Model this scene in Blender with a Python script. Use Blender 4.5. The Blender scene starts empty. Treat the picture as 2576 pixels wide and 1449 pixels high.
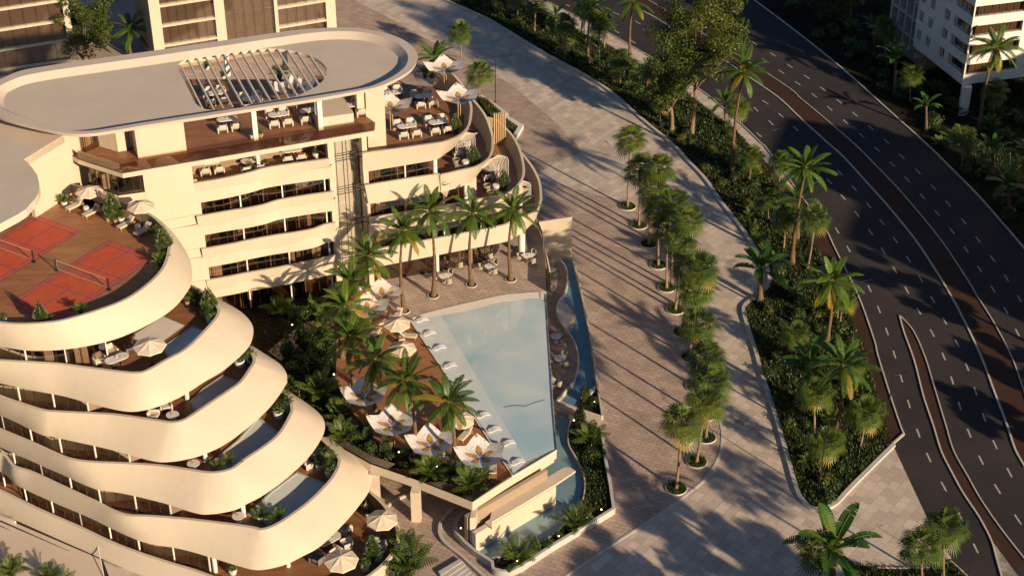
import bpy, bmesh, math, random
from math import sin, cos, pi, radians, atan2, hypot
from mathutils import Vector, Matrix
random.seed(7)
sc = bpy.context.scene
COL = sc.collection
TH = radians(32.5); FL = 4011.0; CH = 100.0

# ---------- survey helpers: a sight line meets a level ----------
def U(p, z=0.0):
    a = (p[0]-1288)/FL; b = -(p[1]-724.5)/FL
    d = Vector((a, cos(TH)+b*sin(TH), -sin(TH)+b*cos(TH)))
    d *= (CH-z)/-d.z
    return Vector((d.x, d.y, z))
def scr(v):
    y = v[1]; zz = v[2]-CH
    dep = y*cos(TH)-zz*sin(TH); up = y*sin(TH)+zz*cos(TH)
    return (1288+FL*v[0]/dep, 724.5-FL*up/dep)
def zat(v, py):
    lo, hi = -20., 90.
    for _ in range(40):
        m = (lo+hi)/2
        if scr((v[0], v[1], m))[1] > py: lo = m
        else: hi = m
    return lo
def reg(x0, y0, s=3.529):
    return lambda x, y: ((x0+x/s)*.884, (y0+y/s)*.884)
A=reg(0,0);B=reg(700,0);Cc=reg(1400,0);Dd=reg(2184,0)
E=reg(0,400);F=reg(700,400);G=reg(1400,400);Hh=reg(2184,400)
I=reg(0,800);J=reg(700,800);K=reg(1400,800);L=reg(2184,800)
M=reg(0,1229);N=reg(700,1229);O=reg(1400,1229);P=reg(2184,1229)
Q=reg(1800,0);R=reg(1800,400);S=reg(1800,800);T=reg(1800,1229)
V=reg(1200,1050);W=reg(1150,150,7.057);X=reg(1200,355,7.057)

def cr(pts, n=6, closed=False):
    """Catmull-Rom through tuples of any length"""
    m = len(pts); out = []
    rng = range(m if closed else m-1)
    for i in rng:
        if closed: p0,p1,p2,p3 = (pts[(i+k-1)%m] for k in range(4))
        else:
            p1,p2 = pts[i],pts[i+1]
            p0 = pts[i-1] if i else tuple(2*a-b for a,b in zip(p1,p2))
            p3 = pts[i+2] if i+2 < m else tuple(2*a-b for a,b in zip(p2,p1))
        for k in range(n):
            t = k/n
            out.append(tuple(.5*(2*b+(c-a)*t+(2*a-5*b+4*c-d)*t*t+(3*b-a-3*c+d)*t**3) for a,b,c,d in zip(p0,p1,p2,p3)))
    if not closed: out.append(tuple(pts[-1]))
    return out
def normals(ps, side):
    out = []
    n = len(ps)
    for i in range(n):
        a = ps[max(0,i-1)]; b = ps[min(n-1,i+1)]
        d = Vector((b[0]-a[0], b[1]-a[1], 0))
        if d.length < 1e-6: d = Vector((1,0,0))
        d.normalize()
        out.append(Vector((-d.y*side, d.x*side, 0)))
    return out
def offset(ps, d, side=1):
    ns = normals(ps, side)
    return [Vector((p[0]+n.x*d, p[1]+n.y*d, p[2])) for p, n in zip(ps, ns)]
def arclen(ps, step):
    """points spaced along polyline"""
    out = []; acc = 0.
    for a, b in zip(ps, ps[1:]):
        a = Vector(a); b = Vector(b); l = (b-a).length
        while acc <= l and l > 0:
            out.append((a.lerp(b, acc/l), (b-a).normalized())); acc += step
        acc -= l
    return out

# ---------- mesh builder ----------
class MB:
    def __init__(s): s.v = []; s.f = []; s.m = []; s.sm = []
    def face(s, idx, m=0, sm=False): s.f.append(tuple(idx)); s.m.append(m); s.sm.append(sm)
    def poly(s, pts, m=0, sm=False):
        k = len(s.v); s.v += [tuple(p) for p in pts]; s.face(range(k, k+len(pts)), m, sm)
    def strip(s, a, b, m=0, sm=False, closed=False):
        k = len(s.v); n = len(a); s.v += [tuple(p) for p in a]+[tuple(p) for p in b]
        for i in range(n if closed else n-1):
            j = (i+1) % n
            s.face((k+i, k+j, k+n+j, k+n+i), m, sm)
    def rows(s, rows, m=0, sm=True, closed=False, cu=False):
        k = len(s.v); n = len(rows[0])
        for r in rows: s.v += [tuple(p) for p in r]
        R_ = len(rows)
        for i in range(R_ if cu else R_-1):
            i2 = (i+1) % R_
            for j in range(n if closed else n-1):
                j2 = (j+1) % n
                s.face((k+i*n+j, k+i*n+j2, k+i2*n+j2, k+i2*n+j), m, sm)
    def box(s, c, size, rz=0., m=0, rx=0., ry=0.):
        hx, hy, hz = size[0]/2, size[1]/2, size[2]/2
        mt = Matrix.Rotation(rz, 3, 'Z') @ Matrix.Rotation(ry, 3, 'Y') @ Matrix.Rotation(rx, 3, 'X')
        k = len(s.v); c = Vector(c)
        for x, y, z in ((-1,-1,-1),(1,-1,-1),(1,1,-1),(-1,1,-1),(-1,-1,1),(1,-1,1),(1,1,1),(-1,1,1)):
            s.v.append(tuple(c + mt @ Vector((x*hx, y*hy, z*hz))))
        for f in ((0,3,2,1),(4,5,6,7),(0,1,5,4),(1,2,6,5),(2,3,7,6),(3,0,4,7)): s.face([k+i for i in f], m)
    def rbox(s, c, size, r=.05, rz=0., m=0, rx=0., ry=0.):
        """box with rounded plan corners and softened top"""
        hx, hy, hz = size[0]/2, size[1]/2, size[2]/2
        mt = Matrix.Rotation(rz, 3, 'Z') @ Matrix.Rotation(ry, 3, 'Y') @ Matrix.Rotation(rx, 3, 'X')
        c = Vector(c); rows = []
        for zz, ins in ((-hz, r*.5), (-hz+r*.5, 0), (hz-r, 0), (hz-r*.3, r*.35), (hz, r)):
            row = []
            for cx, cy, a0 in ((1,1,0),(-1,1,90),(-1,-1,180),(1,-1,270)):
                for a in (0, 45, 90):
                    t = radians(a0+a); rr = r
                    row.append(c + mt @ Vector((cx*(hx-r)+cos(t)*(rr-ins), cy*(hy-r)+sin(t)*(rr-ins), zz)))
            rows.append(row)
        s.rows(rows, m, True, True)
        s.poly(rows[-1], m); s.poly(list(reversed(rows[0])), m)
    def prism(s, pts, z0, z1, m=0, ms=None, bottom=True, sm=False):
        if area(pts) < 0: pts = list(reversed(pts))
        lo = [(p[0], p[1], z0) for p in pts]; hi = [(p[0], p[1], z1) for p in pts]
        s.poly(hi, m)
        if bottom: s.poly(list(reversed(lo)), m if ms is None else ms)
        s.strip(lo, hi, m if ms is None else ms, sm, True)
    def tube(s, path, rad, seg=6, m=0, cap=True):
        path = [Vector(p) for p in path]; n = len(path)
        if not isinstance(rad, (list, tuple)): rad = [rad]*n
        rows = []; up = Vector((0,0,1))
        ref = None
        for i in range(n):
            d = (path[min(n-1,i+1)]-path[max(0,i-1)])
            d = d.normalized() if d.length > 1e-9 else Vector((0,0,1))
            if ref is None: ref = Vector((1,0,0)) if abs(d.x) < .9 else Vector((0,1,0))
            u = (ref - d*ref.dot(d)).normalized(); w = d.cross(u); ref = u
            rows.append([path[i]+(u*cos(2*pi*k/seg)+w*sin(2*pi*k/seg))*rad[i] for k in range(seg)])
        s.rows(rows, m, True, True)
        if cap: s.poly(list(reversed(rows[0])), m); s.poly(rows[-1], m)
    def lathe(s, prof, c=(0,0,0), seg=20, m=0, cap=True):
        rows = [[(c[0]+r*cos(2*pi*k/seg), c[1]+r*sin(2*pi*k/seg), c[2]+z) for k in range(seg)] for r, z in prof]
        s.rows(rows, m, True, True)
        if cap:
            if prof[0][0] > 1e-4: s.poly(list(reversed(rows[0])), m)
            if prof[-1][0] > 1e-4: s.poly(rows[-1], m)
    def mesh(s, name, mats):
        me = bpy.data.meshes.new(name); me.from_pydata(s.v, [], s.f)
        if not isinstance(mats, (list, tuple)): mats = [mats]
        for mt in mats: me.materials.append(mt)
        me.polygons.foreach_set('material_index', s.m)
        me.polygons.foreach_set('use_smooth', s.sm)
        me.update(); return me
    def build(s, name, mats, parent=None, loc=None, rz=0., **kw):
        o = bpy.data.objects.new(name, s.mesh(name, mats)); COL.objects.link(o)
        if parent is not None: o.parent = parent
        if loc is not None: o.location = loc
        if rz: o.rotation_euler.z = rz
        if kw: tag(o, **kw)
        return o
def area(p):
    return .5*sum(p[i][0]*p[(i+1)%len(p)][1]-p[(i+1)%len(p)][0]*p[i][1] for i in range(len(p)))
def tag(o, label=None, cat=None, group=None, kind=None):
    if label: o['label'] = label
    if cat: o['category'] = cat
    if group: o['group'] = group
    if kind: o['kind'] = kind
    return o
def empty(name, loc=(0,0,0), rz=0., **kw):
    o = bpy.data.objects.new(name, None); COL.objects.link(o)
    o.location = loc; o.rotation_euler.z = rz; o.empty_display_size = .3
    tag(o, **kw); return o
def kids(o): return [c for c in COL.objects if c.parent == o]
def dup(root, loc, rz=0., sc_=1., label=None, tree=None):
    r = root.copy(); COL.objects.link(r); r.location = loc; r.rotation_euler = (0, 0, rz)
    r.scale = (sc_,)*3
    if label: r['label'] = label
    for ch in PROTO[root.name]:
        c = ch.copy(); COL.objects.link(c); c.parent = r
        for g in PROTO.get(ch.name, []):
            d = g.copy(); COL.objects.link(d); d.parent = c
    return r
PROTO = {}; USED = set()
def proto(root):
    allo = list(COL.objects)
    PROTO[root.name] = [c for c in allo if c.parent == root]
    for ch in PROTO[root.name]:
        PROTO[ch.name] = [c for c in allo if c.parent == ch]
    return root
def place(root, loc, rz=0., s=1., label=None):
    if root.name not in USED:
        USED.add(root.name); root.location = loc; root.rotation_euler = (0,0,rz); root.scale = (s,)*3
        if label: root['label'] = label
        return root
    return dup(root, loc, rz, s, label)

# ---------- materials ----------
def mat(name, col, rough=.6, spec=.3, **kw):
    m = bpy.data.materials.new(name); m.use_nodes = True
    nt = m.node_tree; b = nt.nodes['Principled BSDF']
    b.inputs['Base Color'].default_value = (*col, 1); b.inputs['Roughness'].default_value = rough
    b.inputs['Specular IOR Level'].default_value = spec
    if 'metal' in kw: b.inputs['Metallic'].default_value = kw['metal']
    if 'trans' in kw: b.inputs['Transmission Weight'].default_value = kw['trans']
    if 'emit' in kw:
        b.inputs['Emission Color'].default_value = (*kw['emit'], 1); b.inputs['Emission Strength'].default_value = kw.get('es', 1)
    return m
def nd(m, t, **kw):
    n = m.node_tree.nodes.new(t)
    for k, v in kw.items(): setattr(n, k, v)
    return n
def lk(m, a, b): m.node_tree.links.new(a, b)
def BS(m): return m.node_tree.nodes['Principled BSDF']
def coords(m, rot=0., scale=(1,1,1), obj=False):
    tc = nd(m, 'ShaderNodeTexCoord') if obj else nd(m, 'ShaderNodeNewGeometry')
    mp = nd(m, 'ShaderNodeMapping'); mp.inputs['Rotation'].default_value = (0,0,rot); mp.inputs['Scale'].default_value = scale
    lk(m, tc.outputs['Object' if obj else 'Position'], mp.inputs['Vector']); return mp.outputs[0]
def ramp(m, fac, stops):
    r = nd(m, 'ShaderNodeValToRGB'); el = r.color_ramp.elements
    while len(el) < len(stops): el.new(.5)
    for e, (p, c) in zip(el, stops): e.position = p; e.color = (*c, 1)
    lk(m, fac, r.inputs[0]); return r.outputs[0]
def noise(m, vec, sc_, det=4., rough=.6):
    n = nd(m, 'ShaderNodeTexNoise'); n.inputs['Scale'].default_value = sc_; n.inputs['Detail'].default_value = det
    n.inputs['Roughness'].default_value = rough
    if vec is not None: lk(m, vec, n.inputs['Vector'])
    return n.outputs['Fac']
def mixc(m, fac, a, b, mode='MIX'):
    n = nd(m, 'ShaderNodeMix', data_type='RGBA', blend_type=mode)
    if isinstance(fac, (int, float)): n.inputs[0].default_value = fac
    else: lk(m, fac, n.inputs[0])
    for s, v in ((6, a), (7, b)):
        if isinstance(v, tuple): n.inputs[s].default_value = (*v, 1)
        else: lk(m, v, n.inputs[s])
    return n.outputs[2]
def bump(m, h, st=.3, dist=.02):
    b = nd(m, 'ShaderNodeBump'); b.inputs['Strength'].default_value = st; b.inputs['Distance'].default_value = dist
    lk(m, h, b.inputs['Height']); lk(m, b.outputs[0], BS(m).inputs['Normal'])
def noisy(name, c1, c2, sc_=1., rough=.7, spec=.2, bs=.0, det=5., **kw):
    m = mat(name, c1, rough, spec, **kw); v = coords(m)
    f = noise(m, v, sc_, det); lk(m, ramp(m, f, [(.3, c1), (.7, c2)]), BS(m).inputs['Base Color'])
    if bs: bump(m, noise(m, v, sc_*8, 3), bs)
    return m
def brick(name, c1, c2, mortar, w, h, rot, rough=.75, ms=.012, squash=1., sqf=2, off=.5, vary=.25, big=None):
    m = mat(name, c1, rough, .25); v = coords(m, rot)
    n = nd(m, 'ShaderNodeTexBrick'); lk(m, v, n.inputs['Vector'])
    n.inputs['Scale'].default_value = 1.; n.inputs['Brick Width'].default_value = w; n.inputs['Row Height'].default_value = h
    n.inputs['Mortar Size'].default_value = ms; n.inputs['Mortar Smooth'].default_value = .2
    n.offset = off; n.squash = squash; n.squash_frequency = sqf
    n.inputs['Color1'].default_value = (*c1, 1); n.inputs['Color2'].default_value = (*c2, 1); n.inputs['Mortar'].default_value = (*mortar, 1)
    f = noise(m, v, .35, 6, .65); f2 = noise(m, v, 6, 4, .7)
    c = mixc(m, 1., n.outputs['Color'], ramp(m, f, [(.3, (1-vary,)*3), (.7, (1+vary*.6,)*3)]), 'MULTIPLY')
    c = mixc(m, 1., c, ramp(m, f2, [(.3, (.82,.82,.82)), (.7, (1.12,1.1,1.08))]), 'MULTIPLY')
    lk(m, c, BS(m).inputs['Base Color']); bump(m, n.outputs['Fac'], -.25, .01)
    return m
def glassmat(name, tint, gloss=.35, rough=.02):
    m = bpy.data.materials.new(name); m.use_nodes = True; nt = m.node_tree
    nt.nodes.remove(nt.nodes['Principled BSDF']); out = nt.nodes['Material Output']
    t = nd(m, 'ShaderNodeBsdfTransparent'); t.inputs[0].default_value = (*tint, 1)
    g = nd(m, 'ShaderNodeBsdfGlossy'); g.inputs['Roughness'].default_value = rough; g.inputs[0].default_value = (.9,.86,.8,1)
    lw = nd(m, 'ShaderNodeFresnel'); lw.inputs[0].default_value = 1.5
    ad = nd(m, 'ShaderNodeMath', operation='MULTIPLY_ADD'); ad.use_clamp = True
    ad.inputs[1].default_value = 1.; ad.inputs[2].default_value = gloss
    lk(m, lw.outputs[0], ad.inputs[0])
    mx = nd(m, 'ShaderNodeMixShader'); lk(m, ad.outputs[0], mx.inputs[0]); lk(m, t.outputs[0], mx.inputs[1]); lk(m, g.outputs[0], mx.inputs[2])
    lk(m, mx.outputs[0], out.inputs[0]); return m
def leafmat(name, c1, c2, c3=None, sc_=.7, tr=.25, obj=False, rough=.45):
    m = mat(name, c1, rough, .35); v = coords(m, obj=obj)
    f = noise(m, v, sc_, 3); st = [(.3, c1), (.62, c2)]
    if c3: st.append((.78, c3))
    c = ramp(m, f, st)
    oi = nd(m, 'ShaderNodeObjectInfo')
    r = ramp(m, oi.outputs['Random'], [(0, (.78,.82,.8)), (1, (1.2,1.15,1.05))])
    c = mixc(m, 1., c, r, 'MULTIPLY')
    lk(m, c, BS(m).inputs['Base Color'])
    tl = nd(m, 'ShaderNodeBsdfTranslucent'); lk(m, c, tl.inputs[0])
    mx = nd(m, 'ShaderNodeMixShader'); mx.inputs[0].default_value = tr
    out = m.node_tree.nodes['Material Output']
    lk(m, BS(m).outputs[0], mx.inputs[1]); lk(m, tl.outputs[0], mx.inputs[2]); lk(m, mx.outputs[0], out.inputs[0])
    return m

MT = {}
MT['wall'] = noisy('cream_render', (.57,.487,.376), (.595,.508,.392), .12, .55, .25)
_m = MT['wall']; _v = coords(_m, 0, (1.3,1.3,.16)); _f = noise(_m, _v, 1.1, 5, .7)
_b = BS(_m); _l = _b.inputs['Base Color'].links[0].from_socket
lk(_m, mixc(_m, 1., _l, ramp(_m, _f, [(.34,(.965,.96,.95)),(.55,(1,1,1))]), 'MULTIPLY'), _b.inputs['Base Color'])
MT['roof'] = noisy('roof_membrane', (.55,.465,.38), (.62,.525,.43), .22, .7, .2)
MT['white'] = noisy('white_plaster', (.66,.62,.57), (.72,.68,.62), .5, .5, .3)
MT['stonew'] = noisy('white_stone', (.44,.41,.38), (.54,.50,.46), .8, .6, .3)
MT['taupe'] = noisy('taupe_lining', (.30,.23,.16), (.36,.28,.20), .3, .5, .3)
MT['bronze'] = noisy('bronze_lining', (.42,.30,.18), (.46,.34,.2), .3, .4, .4)
MT['cushion'] = noisy('cream_fabric', (.52,.46,.38), (.58,.52,.44), 3., .9, .1)
MT['greyfab'] = noisy('grey_fabric', (.18,.16,.145), (.22,.2,.18), 3., .9, .1)
MT['wicker'] = noisy('woven_wicker', (.20,.17,.13), (.3,.26,.2), 14., .8, .2)
MT['olive'] = noisy('olive_fabric', (.26,.26,.17), (.36,.35,.25), 9., .9, .1)
MT['dkwood'] = noisy('dark_timber', (.05,.028,.016), (.09,.05,.03), 4., .5, .3)
MT['orange'] = noisy('rust_cushion', (.28,.09,.035), (.34,.12,.05), 4., .9, .1)
MT['table'] = noisy('pale_table_stone', (.68,.64,.58), (.74,.7,.65), 3., .3, .4)
MT['black'] = mat('black_metal', (.015,.015,.018), .4, .5)
MT['gold'] = mat('pale_gold_metal', (.62,.44,.24), .35, .5, metal=.3)
MT['frame'] = mat('dark_bronze_frame', (.035,.026,.02), .4, .5)
MT['pot'] = noisy('white_pot', (.55,.52,.48), (.62,.59,.54), 3., .5, .3)
MT['clay'] = noisy('clay_pot', (.30,.2,.14), (.36,.25,.18), 3., .7, .2)
MT['darkpot'] = noisy('dark_pot', (.05,.045,.05), (.08,.07,.07), 3., .6, .3)
MT['soil'] = noisy('soil', (.018,.013,.009), (.04,.03,.02), 2., .95, .05)
MT['curtain'] = noisy('curtain', (.5,.43,.34), (.58,.5,.4), 2., .9, .1)
MT['inside'] = noisy('room_lining', (.22,.15,.10), (.36,.26,.18), .25, .8, .2)
MT['insidefloor'] = noisy('room_floor', (.20,.11,.06), (.26,.15,.085), .6, .5, .3)
MT['glass'] = glassmat('window_glass', (.66,.57,.5), .08)
MT['brglass'] = glassmat('brown_balustrade_glass', (.62,.5,.38), .10)
MT['clglass'] = glassmat('clear_balustrade_glass', (.86,.88,.9), .05)
MT['towerglass'] = glassmat('tower_glass', (.60,.53,.47), .2)
MT['umb'] = noisy('canvas', (.66,.56,.42), (.72,.62,.47), 1., .8, .1)
def wood(name, c1, c2, rot, sc_=1.):
    m = mat(name, c1, .45, .35); v = coords(m, rot, (1,1,1))
    n = nd(m, 'ShaderNodeTexBrick'); lk(m, v, n.inputs['Vector']); n.inputs['Scale'].default_value = sc_
    n.inputs['Brick Width'].default_value = 3.; n.inputs['Row Height'].default_value = .15
    n.inputs['Mortar Size'].default_value = .006
    n.inputs['Color1'].default_value = (*c1,1); n.inputs['Color2'].default_value = (*c2,1)
    n.inputs['Mortar'].default_value = tuple(x*.5 for x in c1)+(1,)
    f = noise(m, coords(m, rot, (.15,1,1)), 1.2, 5)
    c = mixc(m, 1., n.outputs['Color'], ramp(m, f, [(.3,(.72,.72,.72)),(.7,(1.2,1.2,1.2))]), 'MULTIPLY')
    lk(m, c, BS(m).inputs['Base Color']); return m
MT['deck'] = wood('timber_deck', (.30,.135,.06), (.36,.17,.075), -.45)
MT['court'] = noisy('court_surface', (.46,.085,.042), (.54,.11,.055), 1.2, .7, .2)
MT['line'] = mat('court_line_blue', (.07,.09,.2), .6, .2)
MT['linew'] = mat('court_line_pale', (.55,.42,.32), .6, .2)
MT['promenade'] = brick('light_stone_slabs', (.47,.395,.33), (.65,.555,.465), (.24,.20,.165), 1.4, .95, radians(-52), .8, .012, .7, 3, .4, .10)
MT['pavers'] = brick('brown_pavers', (.40,.305,.25), (.50,.39,.32), (.15,.11,.09), 1.0, .5, radians(24), .8, .018, 1., 2, .5, .22)
MT['podpav'] = brick('podium_pavers', (.40,.315,.26), (.49,.39,.32), (.12,.09,.07), 1.05, .55, radians(24), .8, .017, 1., 2, .5, .15)
MT['checker'] = brick('diagonal_tiles', (.40,.35,.28), (.22,.19,.15), (.12,.1,.08), .6, .6, radians(40), .8, .01, 1., 2, .5, .1)
MT['asphalt'] = noisy('asphalt', (.027,.023,.026), (.052,.043,.041), .10, .85, .25, .15)
MT['median'] = noisy('red_brown_median', (.045,.022,.016), (.062,.030,.021), .3, .85, .2, .1)
MT['kerb'] = noisy('pale_kerb', (.46,.42,.38), (.58,.53,.47), .7, .7, .2)
MT['mark'] = noisy('road_paint', (.36,.34,.32), (.5,.47,.43), 1.5, .6, .2)
MT['ground'] = noisy('dark_soil_ground', (.014,.013,.008), (.032,.026,.015), .5, .95, .05)
MT['bark'] = noisy('palm_bark', (.10,.062,.036), (.19,.12,.07), 3., .85, .15, .4)
MT['bark2'] = noisy('tree_bark', (.16,.11,.07), (.3,.22,.14), 2., .85, .15, .4)
MT['palm'] = leafmat('palm_leaf', (.038,.082,.009), (.075,.135,.013), (.20,.17,.015), .45, .1)
MT['palmy'] = leafmat('yellowing_palm_leaf', (.16,.17,.012), (.27,.17,.015), None, .5, .12)
MT['fan'] = leafmat('fan_palm_leaf', (.055,.10,.018), (.10,.14,.022), (.17,.17,.03), .6, .12)
MT['banana'] = leafmat('banana_leaf', (.03,.10,.018), (.07,.15,.02), (.16,.16,.015), .4, .3)
MT['tree'] = leafmat('broad_leaf', (.045,.07,.012), (.10,.125,.018), (.22,.21,.035), .5, .25)
MT['shrub'] = leafmat('shrub_leaf', (.03,.062,.014), (.06,.10,.022), None, 1.2, .2)
MT['light'] = leafmat('light_shrub_leaf', (.08,.11,.014), (.15,.17,.025), None, 1.2, .25)
MT['cover'] = leafmat('ground_cover_leaf', (.028,.055,.014), (.055,.09,.02), (.09,.12,.03), 1.5, .2)
MT['red'] = mat('red_flower', (.26,.035,.02), .6, .2)
MT['wht'] = mat('white_flower', (.32,.31,.28), .6, .2)
MT['lampglow'] = mat('lamp_glow', (.9,.7,.4), .5, .2, emit=(1.,.72,.36), es=12.)
MT['cone'] = leafmat('cypress_leaf', (.03,.052,.010), (.06,.085,.016), None, 2., .15)
def water(name, c1, c2, rough=.03, bs=.12, sc_=1.2):
    m = mat(name, c1, rough, .5); v = coords(m)
    f = noise(m, v, .12, 2); lk(m, ramp(m, f, [(.35, c1), (.65, c2)]), BS(m).inputs['Base Color'])
    bump(m, noise(m, v, sc_, 3), bs, .03); return m
MT['pool'] = water('pool_water', (.36,.53,.61), (.58,.65,.655), .06, .05)
MT['poolshelf'] = water('shelf_water', (.56,.63,.64), (.60,.66,.67), .08, .05)
MT['basin'] = water('basin_water', (.13,.24,.30), (.22,.33,.36), .05, .06, 2.)
MT['channel'] = water('channel_water', (.075,.18,.27), (.11,.22,.31), .05, .06, 2.)
MT['plunge'] = water('plunge_water', (.62,.70,.69), (.70,.76,.74), .05, .06, 1.5)
# patterned petals of the flower parasols
m = mat('petal_fabric', (.72,.68,.64), .7, .2); v = coords(m, obj=True)
vo = nd(m, 'ShaderNodeTexVoronoi', feature='DISTANCE_TO_EDGE'); vo.inputs['Scale'].default_value = 2.6; lk(m, v, vo.inputs['Vector'])
vf = nd(m, 'ShaderNodeTexVoronoi'); vf.inputs['Scale'].default_value = 1.1; lk(m, v, vf.inputs['Vector'])
c = ramp(m, vo.outputs[0], [(.0,(.30,.25,.24)), (.035,(.72,.68,.64))])
c = mixc(m, 1., c, ramp(m, vf.outputs['Distance'], [(.09,(.12,.12,.16)), (.13,(1,1,1))]), 'MULTIPLY')
lk(m, c, BS(m).inputs['Base Color']); MT['petal'] = m
MT['petalgold'] = noisy('gold_leaf_print', (.42,.22,.05), (.5,.28,.08), 5., .6, .2)
MT['petalblue'] = mat('blue_print', (.03,.05,.25), .6, .2)

# ---------- camera and light ----------
cam = bpy.data.cameras.new('Camera'); co = bpy.data.objects.new('Camera', cam); COL.objects.link(co)
co.location = (0, 0, CH); co.rotation_euler = (pi/2-TH, 0, 0)
cam.sensor_width = 36; cam.lens = 36*FL/2576; cam.clip_start = 1; cam.clip_end = 3000
sc.camera = co
SEL = radians(18.5); SD = Vector((.655*cos(SEL), -.755*cos(SEL), sin(SEL))).normalized()
sun = bpy.data.lights.new('Sun', 'SUN'); sun.energy = 5.0; sun.angle = radians(.9); sun.color = (1., .77, .52)
so = bpy.data.objects.new('Sun', sun); COL.objects.link(so)
so.rotation_euler = SD.to_track_quat('Z', 'Y').to_euler(); so.location = (60, -60, 120)
w = bpy.data.worlds.new('World'); sc.world = w; w.use_nodes = True
sky = w.node_tree.nodes.new('ShaderNodeTexSky'); sky.sky_type = 'NISHITA'; sky.sun_disc = False
sky.ozone_density = 4.; sky.dust_density = .6; sky.sun_elevation = SEL; sky.sun_rotation = atan2(SD.x, SD.y)
bg = w.node_tree.nodes['Background']; w.node_tree.links.new(sky.outputs[0], bg.inputs[0]); bg.inputs[1].default_value = .054
sc.view_settings.view_transform = 'Standard'; sc.view_settings.look = 'None'
sc.view_settings.exposure = .5; sc.view_settings.gamma = 1
# ================= GROUND, PAVING, ROADS =================
def sheet(name, pts, z, m, smooth_n=0, kind='structure', **kw):
    if smooth_n: pts = cr(pts, smooth_n)
    P3 = [U(p, z) if len(p) == 2 and not isinstance(p, Vector) else Vector((p[0], p[1], z)) for p in pts]
    if area(P3) < 0: P3.reverse()
    b = MB(); b.poly(P3); return b.build(name, m, kind=kind, **kw)
def line3(pts, z, n=5): return [U(p, z) for p in (cr(pts, n) if n else pts)]
def kerb(name, pts, z0, z1, wd, m, n=5, side=1, b=None, closed=False):
    c = line3(pts, z1, n); o = offset(c, wd, side); mk = b or MB()
    mk.strip(c, o); lo = [Vector((p.x,p.y,z0)) for p in c]; lo2 = [Vector((p.x,p.y,z0)) for p in o]
    mk.strip(lo, c); mk.strip(o, lo2)
    for e in (0, -1): mk.poly([lo[e], c[e], o[e], lo2[e]])
    if b is None: return mk.build(name, m, kind='structure')
b = MB(); b.poly([(-900,-300,-.03),(900,-300,-.03),(900,1500,-.03),(-900,1500,-.03)]); b.build('ground', MT['ground'], kind='structure')

SL = [B(1900,-60),B(2030,0),B(2300,120),Cc(0,200),Cc(330,400),Cc(600,560),Cc(900,720),Cc(1230,930),Cc(1500,1170),Cc(1830,1440),
      R(560,180),R(750,380),R(900,600),R(1100,850),R(1210,1010),R(1290,1130),R(1375,1270),S(1390,20),S(1300,140),S(1190,200),S(1135,270),
      S(1160,400),S(1240,640),S(1320,920),S(1400,1160),S(1490,1447),T(1590,280),T(1670,560),T(1730,670),T(1800,735),T(1870,750),T(1960,730),T(2040,680),T(2150,560),T(2350,360),P(1250,110)]
SR = [Cc(300,-30),Cc(620,170),Cc(900,330),Cc(1180,470),Cc(1400,600),Q(250,740),Q(600,980),Q(940,1240),Q(1040,1310),R(1330,270),R(1430,400),R(1840,1060),R(1930,1230),S(2180,330),S(2240,470),S(2320,660),S(2410,980),S(2500,1300),P(1200,-30),P(1250,105)]
NK = [Cc(480,-20),Cc(660,72),Cc(880,180),Cc(1070,275),Cc(1480,510),Q(160,560),Q(630,870),Q(820,1010),Q(1115,1270),Q(1290,1440),R(1375,120),R(1910,860),R(1980,980),R(2035,1095),S(2265,150),L(1070,600),L(1100,730),L(1230,1150),L(1330,1447),P(1362,8)]
ML = [Cc(1310,-10),Cc(1530,115),Cc(1670,190),Cc(2220,525),Q(1320,870),Q(1500,1000),Q(1700,1190),Q(1900,1370),Hh(600,10),Hh(760,150),Hh(1000,410),Hh(1250,690),Hh(1500,1000),Hh(1680,1270),Hh(1790,1447),L(1950,320),L(2160,760),L(2280,1080),L(2420,1447),P(2500,170),P(2600,350)]
MR = [Cc(1530,-12),Cc(1690,75),Q(1460,810),Q(1700,1000),Q(2000,1250),Q(2220,1440),Hh(1000,160),Hh(1300,470),Hh(1550,760),Hh(1750,1010),Hh(1900,1230),Hh(2040,1447),L(2100,140),L(2280,430),L(2450,760),L(2576,1110),L(2700,1500)]
FK = [Q(1150,-60),Q(1230,0),Q(1500,200),Q(1850,470),Q(2200,760),Q(2576,1100),Dd(1610,1447),Hh(1800,220),Hh(2100,520),Hh(2350,800),Hh(2600,1090),Hh(2800,1350)]
IL = [L(1320,345),L(1370,520),L(1470,800),L(1560,1150),L(1660,1447),P(1740,190),P(1850,410),P(1960,610),P(2120,850),P(2240,1080),P(2290,1250),P(2360,1500)]
IR = [L(1322,343),L(1345,350),L(1475,500),L(1590,760),L(1680,1050),L(1800,1447),P(1880,190),P(2020,440),P(2150,670),P(2350,960),P(2600,1280)]
# asphalt, far path, medians
sheet('road', [Cc(380,-80)]+cr(NK,4)[:-1]+[P(1362,8),P(1250,105),P(1640,940),P(1850,1270),P(2000,1420),P(2100,1560),P(3200,1700),L(3300,800),Hh(3200,1400)]+list(reversed(cr(FK,4)))+[Q(900,-200),Cc(1300,-260)], 0., MT['asphalt'])
sheet('far_verge_path', cr(FK,4)+[Hh(3300,1400),Hh(2700,400),Hh(1900,-120),Dd(1000,500),Dd(200,-80)], -.01, MT['ground'])
sheet('near_verge', cr(SR,4)+list(reversed(cr(NK,4))), .006, MT['promenade'])
sheet('verge_median', cr(SR,4)[-46:]+[P(1362,8)]+list(reversed(cr(NK,4)))[:34], .011, MT['median'])
sheet('central_median', cr(ML,4)+list(reversed(cr(MR,4))), .012, MT['median'])
sheet('slip_median', cr(IL,4)+list(reversed(cr(IR,4))), .012, MT['median'])
sheet('tiled_splitter', [P(2255,1090),P(2345,1447),P(2360,1500),P(2560,1500)], .018, MT['checker'])
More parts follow.
